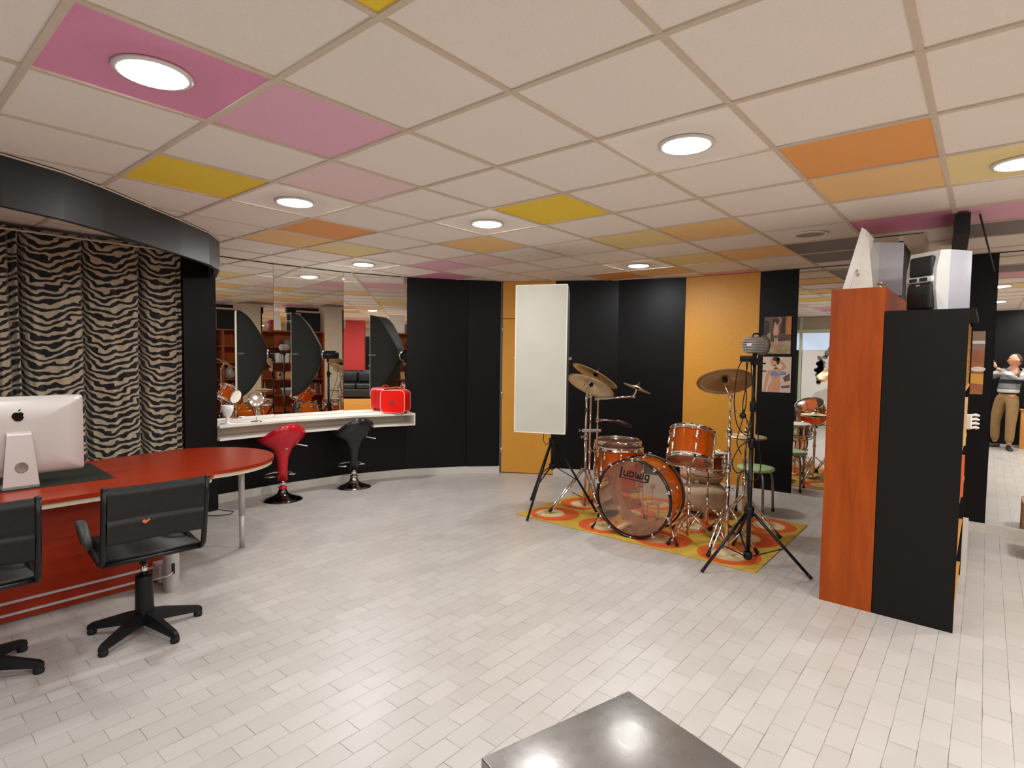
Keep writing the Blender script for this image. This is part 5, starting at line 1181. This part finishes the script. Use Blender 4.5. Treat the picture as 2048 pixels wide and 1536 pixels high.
pb = MB(); pb.ball((0, 0, 0.115), 0.12, 24, 16, (0.9, 0.75, 1.0))
for v in pb.bm.verts:
    p = v.co; w_ = 1 + 0.10*math.sin(p.x*50)*math.sin(p.z*40+1); v.co = Vector((p.x*w_*(1.2-p.z*2.2), p.y*w_*(1.2-p.z*2.2), max(0.0, p.z*1.1)))
tag(pb.build('plastic_bag', acrylic('milky_plastic', rgb(225, 220, 214), 0.6, 0.3), loc=(4.13, YS, 1.0405)), 'crumpled milky plastic bag on the middle shelf of the tall bookcase', 'bag')
for i in range(14):
    c = [rgb(120, 40, 30), rgb(60, 54, 50), rgb(176, 140, 90), rgb(150, 50, 38), rgb(88, 70, 60)][i % 5]; hh = 0.20 + 0.03*((i*7) % 3)
    t = thing('book', 'book standing on the lower shelf of the tall bookcase, seen in the mirrors', 'book', (4.00 + i*0.0225, YS, 0.7205), 0, 'books on the lower shelf of the tall bookcase')
    mm_ = mat('book_cover_%d' % (i % 5), c, 0.6, noise=0.1) if 'book_cover_%d' % (i % 5) not in bpy.data.materials else bpy.data.materials['book_cover_%d' % (i % 5)]
    b = MB(); b.bx(-0.0105, -0.0085, -0.07, 0.075, 0, hh); b.bx(0.0085, 0.0105, -0.07, 0.075, 0, hh); b.bx(-0.0105, 0.0105, 0.0725, 0.075, 0, hh); b.build('cover', mm_, t)
    b = MB(); b.bx(-0.0083, 0.0083, -0.068, 0.0725, 0.003, hh-0.004); b.build('pages', GREYBOX, t)
sbox('red_box', 'small bright red box on the lower shelf seen in the middle mirror', 3.30, 0.72, 0.11, 0.15, 0.09, REDPAINT)
sbox('radio', 'grey radio-like box on the lower shelf seen in the left mirror', 3.62, 0.72, 0.28, 0.15, 0.14, mat('radio_grey', rgb(120, 96, 82), 0.5, noise=0.2), GREYBOX, 'radio')
sbox('storage_box', 'grey box on the shelf of the second bookcase beyond the pillar', 5.20, 0.72, 0.24, 0.2, 0.10, GREYBOX)
sbox('red_carton', 'red carton standing on top of the second bookcase beyond the pillar', 5.05, 2.03, 0.16, 0.16, 0.24, REDPAINT)
b = MB(); b.bx(4.74, 4.88, -1.50, -1.47, 2.031, 2.42); tag(b.build('black_board', BLACKMATT), 'narrow black board standing on the second bookcase beside the pillar', 'board')

# things on the shelves that face away (a sliver is seen at the right)
CDC = [mat('case_%d' % i, c, 0.3, noise=0.3, nscale=60) for i, c in enumerate([rgb(60, 40, 60), rgb(150, 50, 40), rgb(40, 60, 110), rgb(200, 150, 90), rgb(90, 60, 50)])]
for r_ in range(5):
    t = thing('disc_rack', 'wooden rack of disc cases on the top shelf of the black-sided bookcase, %s row' % ['lowest', 'second lowest', 'middle', 'second highest', 'highest'][r_], 'disc rack', (4.02, -1.86, 1.4205 + r_*0.083), 0, 'disc racks on the top shelf')
    b = MB(); b.bx(-0.2, 0.2, -0.05, 0.25, 0, 0.006); b.bx(-0.2, -0.192, -0.05, 0.25, 0.006, 0.080); b.bx(0.192, 0.2, -0.05, 0.25, 0.006, 0.080); b.build('rack_frame', LIGHTWOOD, t)
    for k in range(16):
        b = MB(); b.bx(-0.19 + k*0.0238, -0.19 + k*0.0238 + 0.020, -0.045, 0.09, 0.007, 0.007 + 0.062 + 0.008*((k*5 + r_) % 2)); b.build('disc_case', CDC[(k*3 + r_) % 5], t)
b = MB(); b.bx(3.40, 3.43, -1.925, -1.60, 0.742, 1.0); tag(b.build('orange_folder', mat('orange_folder_card', rgb(236, 108, 60), 0.5)), 'bright orange folder sticking out of the black-sided bookcase', 'folder')
b = MB(); b.bx(3.40, 3.425, -1.925, -1.60, 1.062, 1.36); tag(b.build('pale_board', mat('straw_board', rgb(226, 190, 130), 0.6)), 'pale straw-coloured board in the shelf above the orange folder', 'board')
b = MB(); b.bx(4.29, 4.31, -1.95, -1.62, 0.0, 0.42); tag(b.build('leaning_board', WHITE), 'white board leaning at the far end of the black-sided bookcase', 'board')
hd = MB(); hm = Matrix.Translation((4.20, -1.925, 1.10))
for k in range(4): hd.M = hm; hd.tube([(0, 0.0, 0.03*k), (0.03, -0.035, 0.03*k+0.006), (0.05, -0.05, 0.03*k), (0.055, -0.035, 0.03*k-0.008)], [0.010, 0.010, 0.009, 0.007], 8)
hd.M = hm; hd.box((0.0, 0.03, 0.045), (0.03, 0.09, 0.11), 0, 0.012); hd.M = Matrix()
tag(hd.build('model_hand', mat('white_plaster', rgb(226, 220, 210), 0.6)), 'white finger-like plaster hand sticking out of the black-sided bookcase', 'model hand')
# ------------------------------------------------------------------ shop window in the left wall (seen in the right mirror)
XW = -1.95
FRG = mat('pale_green_frame', rgb(176, 182, 152), 0.5, noise=0.04)
wn = MB(); ya, yb = -0.6, 1.5
for y0, y1 in ((ya, ya+0.06), (yb-0.20, yb-0.14), (yb-0.06, yb), (0.30, 0.36)): wn.bx(XW-0.05, XW+0.02, y0, y1, 0, H)
wn.bx(XW-0.05, XW+0.018, ya, yb, 2.19, 2.27); wn.bx(XW-0.05, XW+0.018, ya, yb, 0.0, 0.08)
win = struct(wn.build('window_1', FRG, weld=False))
b = MB(); b.bx(XW-0.03, XW-0.02, ya+0.06, yb-0.06, 2.27, H-0.004); b.build('transom_panel', mat('taupe_panel', rgb(158, 146, 124), 0.6, noise=0.04), win)
b = MB(); b.bx(XW-0.03, XW-0.02, ya+0.06, yb-0.06, 1.80, 2.19); b.build('lit_pane', emit('evening_sky_glass', rgb(176, 192, 214), 0.85), win)
b = MB(); b.bx(XW-0.04, XW-0.03, ya+0.06, yb-0.06, 0.08, 1.80); b.build('pane', mat('window_glass_dark', rgb(40, 42, 46), 0.08), win)
po = thing('window_poster', 'large black and white portrait poster on white panels hung in the shop window', 'poster', (XW-0.005, 0.45, 0.10))
b = MB(); b.bx(0, 0.006, -0.95, 0.04, 0, 1.70); b.bx(0, 0.006, 0.044, 0.84, 0, 1.70)
b.build('panel', mat('poster_white', rgb(232, 228, 222), 0.6), po)
PQ = frame((0.006, 0, 0), (0, 1, 0), (1, 0, 0))
def pp(nm, c, polys, z, nz=0.0):
    b = MB(); b.M = PQ
    for pl in polys: b.prism(pl, z, z+0.0006)
    b.build(nm, mat('poster_' + nm, c, 0.6, noise=nz, nscale=16), po)
pp('face', rgb(214, 206, 196), [ell(0.12, 1.27, 0.24, 0.34)], 0.0004, 0.04)
pp('shoulder', rgb(196, 190, 180), [[(0.72, 0.0), (0.70, 0.45), (0.55, 0.72), (0.25, 0.86), (-0.5, 0.80), (-0.8, 0.4), (-0.8, 0.0)]], 0.0002, 0.05)
hr = []; rh = random.Random(11)
for k in range(34):
    a = R(-30) + R(230)*rh.random(); r_ = 0.27 + 0.13*rh.random()
    hr.append(ell(0.16 + 0.95*r_*math.cos(a), 1.30 + r_*math.sin(a)*1.15, 0.05 + 0.03*rh.random(), 0.045, 14, rh.random()*3))
for k in range(16): hr.append(ell(0.40 + 0.08*rh.random(), 0.95 + 0.5*rh.random(), 0.055, 0.05, 14, rh.random()*3))
pp('hair', rgb(120, 116, 108), hr, 0.0012, 0.6)
pp('features', rgb(70, 66, 62), [ell(0.20, 1.38, 0.05, 0.012), ell(0.02, 1.38, 0.05, 0.012), ell(0.20, 1.45, 0.06, 0.007, 14, -0.2), ell(0.10, 1.10, 0.07, 0.02), ell(0.12, 1.20, 0.025, 0.008)], 0.0020)

# ------------------------------------------------------------------ low stage, sofa and red column at the back (seen in the right counter mirror)
b = MB(); b.bx(-1.0, 5.0, -8.5, -4.9, 0, 0.30)
tag(b.build('low_stage', wood('stage_boards', rgb(196, 132, 50), rgb(222, 160, 74), 0.4, 'x')), 'low ochre wooden stage carrying the black sofa at the back of the room', 'stage')
so = thing('sofa', 'black leather sofa on the low ochre stage, seen in the right counter mirror', 'sofa', (1.75, -5.75, 0.30), PI)
SOF = mat('black_sofa_leather', rgb(30, 31, 32), 0.35, noise=0.12, nscale=20, bump=0.2)
b = MB(); b.bx(-0.95, 0.95, -0.40, 0.40, 0.05, 0.28, 0.03); b.build('base', SOF, so)
for s in (-1, 0, 1):
    b = MB(); b.bx(s*0.52-0.255, s*0.52+0.255, -0.42, 0.22, 0.285, 0.44, 0.05); b.build('seat_cushion', SOF, so)
    b = MB(); b.bx(s*0.52-0.255, s*0.52+0.255, 0.12, 0.32, 0.445, 0.78, 0.06); b.build('back_cushion', SOF, so)
b = MB(); b.bx(-0.95, 0.95, 0.30, 0.42, 0.05, 0.80, 0.03); b.build('backrest', SOF, so)
for s in (-1, 1):
    b = MB(); b.bx(s*0.95-0.08, s*0.95+0.08, -0.42, 0.42, 0.05, 0.60, 0.04); b.build('armrest', SOF, so)
    for y in (-0.35, 0.35):
        b = MB(); b.tube([(s*0.88, y, 0), (s*0.88, y, 0.06)], 0.025, 12); b.build('leg', STEEL, so)
b = MB(); b.bx(1.62, 2.16, -6.60, -6.30, 0.30, H-0.004); b.bx(1.45, 1.62, -6.60, -6.30, 0.30, 2.30)
tag(b.build('red_column', REDPAINT), 'red painted column behind the black sofa at the back of the room', 'column')
b = MB(); b.bx(2.33, 2.37, -6.62, -6.30, 0.301, 2.20); tag(b.build('ochre_partition', YELLOW), 'thin ochre partition beside the red column at the back', 'partition')

# low box beside the right mirror wall, pedestal with green plant behind the photographer
bx_ = thing('cardboard_box', 'brown cardboard box on the floor by the right wall mirror, seen only in its reflection', 'box', (5.18, -2.52, 0.0))
b = MB(); b.bx(-0.18, 0.18, -0.20, 0.20, 0, 0.26); b.build('body', CARD, bx_)
b = MB(); b.bx(-0.183, 0.183, -0.203, -0.002, 0.261, 0.265); b.bx(-0.183, 0.183, 0.002, 0.203, 0.261, 0.265); b.build('flap', CARD, bx_)
pdx = thing('pedestal', 'light wooden pedestal behind the photographer carrying a green plant', 'pedestal', (-1.50, -2.64, 0))
b = MB(); b.bx(-0.12, 0.12, -0.12, 0.12, 0, 0.70, 0.004); b.build('body', LIGHTWOOD, pdx); b = MB(); b.bx(-0.135, 0.135, -0.135, 0.135, 0.701, 0.72, 0.004); b.build('top', LIGHTWOOD, pdx)
pt = thing('potted_plant', 'small bright green potted plant on the light wooden pedestal', 'plant', (-1.50, -2.62, 0.7205))
b = MB(); b.lathe([(0, 0), (0.05, 0), (0.065, 0.08), (0.06, 0.08), (0.055, 0.07), (0, 0.07)], 20); b.build('pot', WHITEPL, pt)
b = MB(); rl_ = random.Random(2)
for k in range(26):
    a = rl_.random()*2*PI; e = 0.25 + rl_.random()*1.1; l = 0.08 + 0.06*rl_.random(); d = Vector((math.cos(a)*math.cos(e), math.sin(a)*math.cos(e), math.sin(e))); s = d.cross(Vector((0,0,1))).normalized()
    o_ = Vector((0, 0, 0.07)); tip = o_ + d*l; b.add([o_, o_ + d*l*0.5 + s*0.022 + Vector((0,0,0.006)), tip + Vector((0,0,-0.01)), o_ + d*l*0.5 - s*0.022 + Vector((0,0,0.006))], [(0,1,2,3)])
b.build('leaves', mat('bright_green_leaf', rgb(50, 168, 62), 0.5, noise=0.2), pt)
# ------------------------------------------------------------------ the photographer (seen in the right mirror)
def skin_obj(name, chains, mt, parent, sub=2, root=0):
    """chains: list of lists of (x, y, z, r); equal points are merged so that chains join"""
    bm = bmesh.new(); lay = bm.verts.layers.skin.verify(); idx = {}
    for ch in chains:
        prev = None
        for (x, y, z, r) in ch:
            key = (round(x, 4), round(y, 4), round(z, 4))
            if key not in idx:
                v = bm.verts.new((x, y, z)); rr_ = r if isinstance(r, tuple) else (r, r); v[lay].radius = rr_; v[lay].use_root = (len(idx) == root); idx[key] = v
            v = idx[key]
            if prev is not None and prev is not v and not bm.edges.get((prev, v)): bm.edges.new((prev, v))
            prev = v
    me = bpy.data.meshes.new(name); bm.to_mesh(me); bm.free(); me.materials.append(mt)
    o = bpy.data.objects.new(name, me); COL.objects.link(o); o.parent = parent
    s = o.modifiers.new('skin', 'SKIN'); s.use_smooth_shade = True; s.branch_smoothing = 0.4
    if sub: m = o.modifiers.new('subdiv', 'SUBSURF'); m.levels = sub; m.render_levels = sub
    return o
SKIN = mat('skin_tone', rgb(206, 140, 108), 0.5, noise=0.05, nscale=20)
SKIN.node_tree.nodes['Principled BSDF'].inputs['Subsurface Weight'].default_value = 0.08
pe = thing('person', 'man in striped sweater and tan trousers holding a phone, reflected in the right mirror', 'person', (-1.18, -2.33, 0))
O = Vector((-1.18, -2.33, 0))
def L3(x, y, z): return Vector((x, y, z)) - O
def V4(v, r): return (v.x, v.y, v.z, r)
pel = L3(-1.17, -2.315, 0.93); wst = L3(-1.175, -2.32, 1.08); chs = L3(-1.18, -2.345, 1.28); nkb = L3(-1.18, -2.375, 1.43); nkt = L3(-1.165, -2.385, 1.50)
shL = L3(-1.245, -2.185, 1.385); shR = L3(-1.09, -2.545, 1.385)       # his left is towards +y
elL = L3(-1.315, -2.00, 1.245); elR = L3(-0.905, -2.47, 1.235)
wrL = L3(-1.150, -1.935, 1.475); wrR = L3(-0.990, -2.135, 1.475)
hipL = L3(-1.215, -2.225, 0.90); hipR = L3(-1.115, -2.395, 0.90)
knL = L3(-1.265, -2.165, 0.50); knR = L3(-1.015, -2.375, 0.50); anL = L3(-1.335, -2.175, 0.09); anR = L3(-1.00, -2.365, 0.09)
hd0 = L3(-1.150, -2.385, 1.56); hd1 = L3(-1.150, -2.385, 1.67)
body = skin_obj('body', [[V4(pel, 0.10), V4(wst, 0.095), V4(chs, 0.105), V4(nkb, 0.06), V4(nkt, 0.056), V4(hd0, 0.066)],
                  [V4(nkb, 0.06), V4(shL, 0.045), V4(elL, 0.043), V4(wrL, 0.029)], [V4(nkb, 0.06), V4(shR, 0.045), V4(elR, 0.043), V4(wrR, 0.029)],
                  [V4(pel, 0.10), V4(hipL, 0.075), V4(knL, 0.058), V4(anL, 0.042)], [V4(pel, 0.10), V4(hipR, 0.075), V4(knR, 0.058), V4(anR, 0.042)]], SKIN, pe)
# head: sculpted sphere, face looking along fdir
fdir = Vector((0.32, 0.94, -0.06)).normalized(); fm = frame(L3(-1.150, -2.395, 1.612), fdir.cross(Vector((0,0,1))), Vector((0, 0, 1)))
if (fm.to_3x3() @ Vector((0, 1, 0))).dot(fdir) < 0: fm = fm @ Matrix.Rotation(PI, 4, 'Z')
hb_ = MB(); hb_.ball((0, 0, 0), 1.0, 36, 28)
for v in hb_.bm.verts:
    x, y, z = v.co; jaw = max(0.0, -z); f_ = max(0.0, y)
    X = x*0.076*(1 - 0.28*jaw); Y = y*0.098*(1 - 0.10*jaw*(y < 0)); Z = z*0.118
    g = lambda cx, cz, s: math.exp(-((x-cx)**2 + (z-cz)**2)/s)
    Y += f_*(0.024*g(0, -0.14, 0.016) + 0.012*g(0, 0.02, 0.012) - 0.012*g(0.33, 0.06, 0.035) - 0.012*g(-0.33, 0.06, 0.035) + 0.007*g(0, -0.50, 0.03) - 0.005*g(0, -0.62, 0.01) + 0.010*g(0, -0.84, 0.06) + 0.006*g(0, 0.22, 0.2))
    v.co = fm @ Vector((X, Y, Z))
for s in (-1, 1):
    hb_.ball(fm @ Vector((s*0.076, -0.008, -0.004)), 0.030, 14, 10, (0.35, 0.7, 1.05), fm.to_3x3().to_4x4())
hb_.bm.normal_update(); hdm = hb_.build('head', SKIN, body)
b = MB()
for s in (-1, 1): b.ball(fm @ Vector((s*0.029, 0.086, 0.008)), 0.0115, 12, 8)
b.build('eye', mat('eye_white', rgb(220, 210, 200), 0.3), hdm)
b = MB()
for s in (-1, 1): b.ball(fm @ Vector((s*0.029, 0.0955, 0.007)), 0.0048, 10, 6); b.tube([fm @ Vector((s*0.015, 0.100, 0.028)), fm @ Vector((s*0.032, 0.098, 0.033)), fm @ Vector((s*0.048, 0.086, 0.027))], 0.0035, 6)
b.build('iris_and_brow', mat('dark_brown_hair', rgb(52, 38, 30), 0.7), hdm)
b = MB(); b.tube([fm @ Vector((-0.024, 0.093, -0.064)), fm @ Vector((0, 0.102, -0.062)), fm @ Vector((0.024, 0.093, -0.064))], 0.0045, 8); b.build('mouth', mat('lip', rgb(160, 88, 76), 0.5), hdm)
b = MB(); b.ball((0, 0, 0), 1.0, 32, 22)
kill = [v for v in b.bm.verts if not ((v.co.y < 0.10 and v.co.z > 0.45 - (0.8 if v.co.y < -0.35 else 0.35*max(0, -v.co.y/0.35))) or (v.co.z > 0.80 and v.co.y < 0.3))]
bmesh.ops.delete(b.bm, geom=kill, context='VERTS')
for v in b.bm.verts: v.co = fm @ Vector((v.co.x*0.0805, v.co.y*0.1025, v.co.z*0.1225 + 0.001))
hair = b.build('hair', mat('short_dark_hair', rgb(58, 46, 38), 0.85, noise=0.4, nscale=120), pe)
hair.modifiers.new('thick', 'SOLIDIFY').thickness = 0.004
# clothes
def stripe_mat():
    m, t, b_ = nt('striped_knit'); N = t.nodes.new; L = t.links.new; b_.inputs['Roughness'].default_value = 0.9
    tc = N('ShaderNodeTexCoord'); sp = N('ShaderNodeSeparateXYZ'); L(tc.outputs['Object'], sp.inputs[0])
    r = N('ShaderNodeValToRGB'); r.color_ramp.interpolation = 'CONSTANT'; e = r.color_ramp.elements
    blk = (*rgb(34, 34, 36), 1); gry = (*rgb(128, 128, 126), 1); wht = (*rgb(214, 208, 198), 1)
    stops = [(0.0, blk), (0.185, wht), (0.30, gry), (0.315, blk), (0.33, gry), (0.50, blk), (0.64, gry), (0.80, wht), (0.90, gry)]
    e[0].position, e[0].color = stops[0]; e[1].position, e[1].color = stops[1]
    for p_, c in stops[2:]: q = e.new(p_); q.color = c
    mr = N('ShaderNodeMapRange'); mr.inputs['From Min'].default_value = 0.93; mr.inputs['From Max'].default_value = 1.46; L(sp.outputs['Z'], mr.inputs['Value'])
    L(mr.outputs['Result'], r.inputs['Fac']); L(r.outputs['Color'], b_.inputs['Base Color']); return m
def ext(a, c, f): return a + (c-a)*f
hem = Vector((pel.x, pel.y, 0.985))
skin_obj('sweater', [[V4(hem, 0.172), V4(wst, 0.166), V4(chs, 0.172), V4(nkb, 0.095), V4(ext(nkb, nkt, 0.35), 0.068)],
                     [V4(nkb, 0.095), V4(shL, 0.080), V4(elL, 0.060), V4(ext(elL, wrL, 0.90), 0.042)], [V4(nkb, 0.095), V4(shR, 0.080), V4(elR, 0.060), V4(ext(elR, wrR, 0.90), 0.042)]], stripe_mat(), pe)
belt = Vector((pel.x, pel.y, 1.02))
tr_ = skin_obj('trousers', [[V4(belt, 0.146), V4(pel, 0.150), V4(ext(pel, hipL, 1.0), 0.108), V4(knL, 0.080), V4(ext(knL, anL, 0.93), 0.066)], [V4(pel, 0.150), V4(hipR, 0.108), V4(knR, 0.080), V4(ext(knR, anR, 0.93), 0.066)]], mat('tan_chinos', rgb(150, 118, 76), 0.85, noise=0.12, nscale=14), pe)
def shoe(an, d):
    d = Vector((d[0], d[1], 0)).normalized(); s = Vector((-d.y, d.x, 0)); b = MB(); vs = []; fs = []
    rows = [(-0.075, 0.030, 0.075), (-0.06, 0.038, 0.095), (0.0, 0.040, 0.085), (0.06, 0.044, 0.062), (0.12, 0.046, 0.048), (0.165, 0.038, 0.040), (0.19, 0.018, 0.028)]
    for u, w_, hh in rows:
        c = Vector((an.x, an.y, 0)) + d*u
        vs += [c - s*w_ + Vector((0,0,0.003)), c + s*w_ + Vector((0,0,0.003)), c + s*w_*1.02 + Vector((0,0,hh*0.5)), c + s*w_*0.6 + Vector((0,0,hh)), c - s*w_*0.6 + Vector((0,0,hh)), c - s*w_*1.02 + Vector((0,0,hh*0.5))]
    for i in range(len(rows)-1):
        for j in range(6): fs.append((i*6+j, i*6+(j+1) % 6, (i+1)*6+(j+1) % 6, (i+1)*6+j))
    fs += [tuple(range(6)), tuple(len(vs)-6+j for j in range(6))[::-1]]
    b.add(vs, fs, True); o = b.build('shoe', mat('dark_shoe_leather', rgb(38, 32, 30), 0.5) if 'dark_shoe_leather' not in bpy.data.materials else bpy.data.materials['dark_shoe_leather'], pe)
    m = o.modifiers.new('sub', 'SUBSURF'); m.levels = 1; m.render_levels = 1
shoe(anL, (0.15, 1.0)); shoe(anR, (1.0, -0.15))
# phone and hands around it
phc = CAM - FW*0.020 - O
PM = frame(phc, RT, FW)                    # local x right, z forward; y is down/up
if (PM.to_3x3() @ Vector((0, 1, 0))).z < 0: PM = frame(phc, -RT, FW)
ph = thing('smartphone', 'black smartphone held up by the man in the striped sweater', 'phone', CAM - FW*0.020)
PL = Matrix.Translation(-(CAM - FW*0.020)) @ Matrix.Translation(O) @ PM
b = MB(); b.M = PL; b.box((0, 0, 0), (0.160, 0.075, 0.008), 0, 0.003); b.build('case', BLKPLASTIC, ph)
b = MB(); b.M = PL; b.box((0, 0, -0.0043), (0.150, 0.068, 0.0008)); b.build('screen', mat('phone_screen', rgb(16, 18, 22), 0.1), ph)
def hand(s, wr):
    """s = side in phone space; palm behind the phone edge, four fingers on the far side, thumb on the near side"""
    def Q(x, y, z): return PM @ Vector((x*sg, y, z))
    sg = 1 if (PM.to_3x3() @ Vector((1, 0, 0))).dot(RT) > 0 else -1
    e = s*0.080
    pm = Q(e + s*0.018, -0.030, -0.012); pk = Q(e + s*0.020, -0.004, -0.010)
    ch = [[V4(wr, 0.026), V4(pm, 0.026), V4(pk, 0.024)]]
    o = skin_obj('hand', ch, SKIN, body)
    for k, (ly, ll) in enumerate(((0.026, 0.9), (0.008, 1.0), (-0.010, 0.95), (-0.027, 0.75))):
        r = [0.0088, 0.009, 0.0086, 0.0076][k]
        f = [V4(Q(e + s*0.016, ly*0.8, -0.012), r*1.1), V4(Q(e + s*0.016, ly, 0.006), r), V4(Q(e + s*0.004, ly*1.05 + 0.002, 0.0115), r*0.92), V4(Q(e - s*0.016*ll, ly*1.05 + 0.003, 0.0115), r*0.8)]
        skin_obj('finger', [f], SKIN, o, 1)
    skin_obj('thumb', [[V4(Q(e + s*0.014, -0.030, -0.016), 0.012), V4(Q(e + s*0.006, -0.014, -0.020), 0.0105), V4(Q(e - s*0.014, 0.004, -0.0155), 0.009), V4(Q(e - s*0.028, 0.014, -0.0145), 0.0078)]], SKIN, o, 1)
hand(-1, wrL); hand(1, wrR)
# ------------------------------------------------------------------ camera, light balance
cd = bpy.data.cameras.new('camera'); co = bpy.data.objects.new('camera', cd); COL.objects.link(co)
m = Matrix((RT, UP, -FW)).transposed().to_4x4(); m.translation = CAM; co.matrix_world = m
cd.sensor_fit = 'HORIZONTAL'; cd.sensor_width = 36.0; cd.lens = 36.0 * 1129.46 / 2048; cd.clip_start = 0.003; cd.clip_end = 60
sc.camera = co
w = bpy.data.worlds.new('world'); sc.world = w; w.use_nodes = True
w.node_tree.nodes['Background'].inputs['Color'].default_value = (1.0, 0.92, 0.82, 1); w.node_tree.nodes['Background'].inputs['Strength'].default_value = 0.02
sc.view_settings.view_transform = 'Standard'; sc.view_settings.look = 'None'; sc.view_settings.gamma = 1.0; sc.view_settings.use_curve_mapping = False
sc.view_settings.exposure = 0.0
sc.cycles.use_denoising = True
sc.cycles.max_bounces = 12; sc.cycles.diffuse_bounces = 6; sc.cycles.transparent_max_bounces = 16
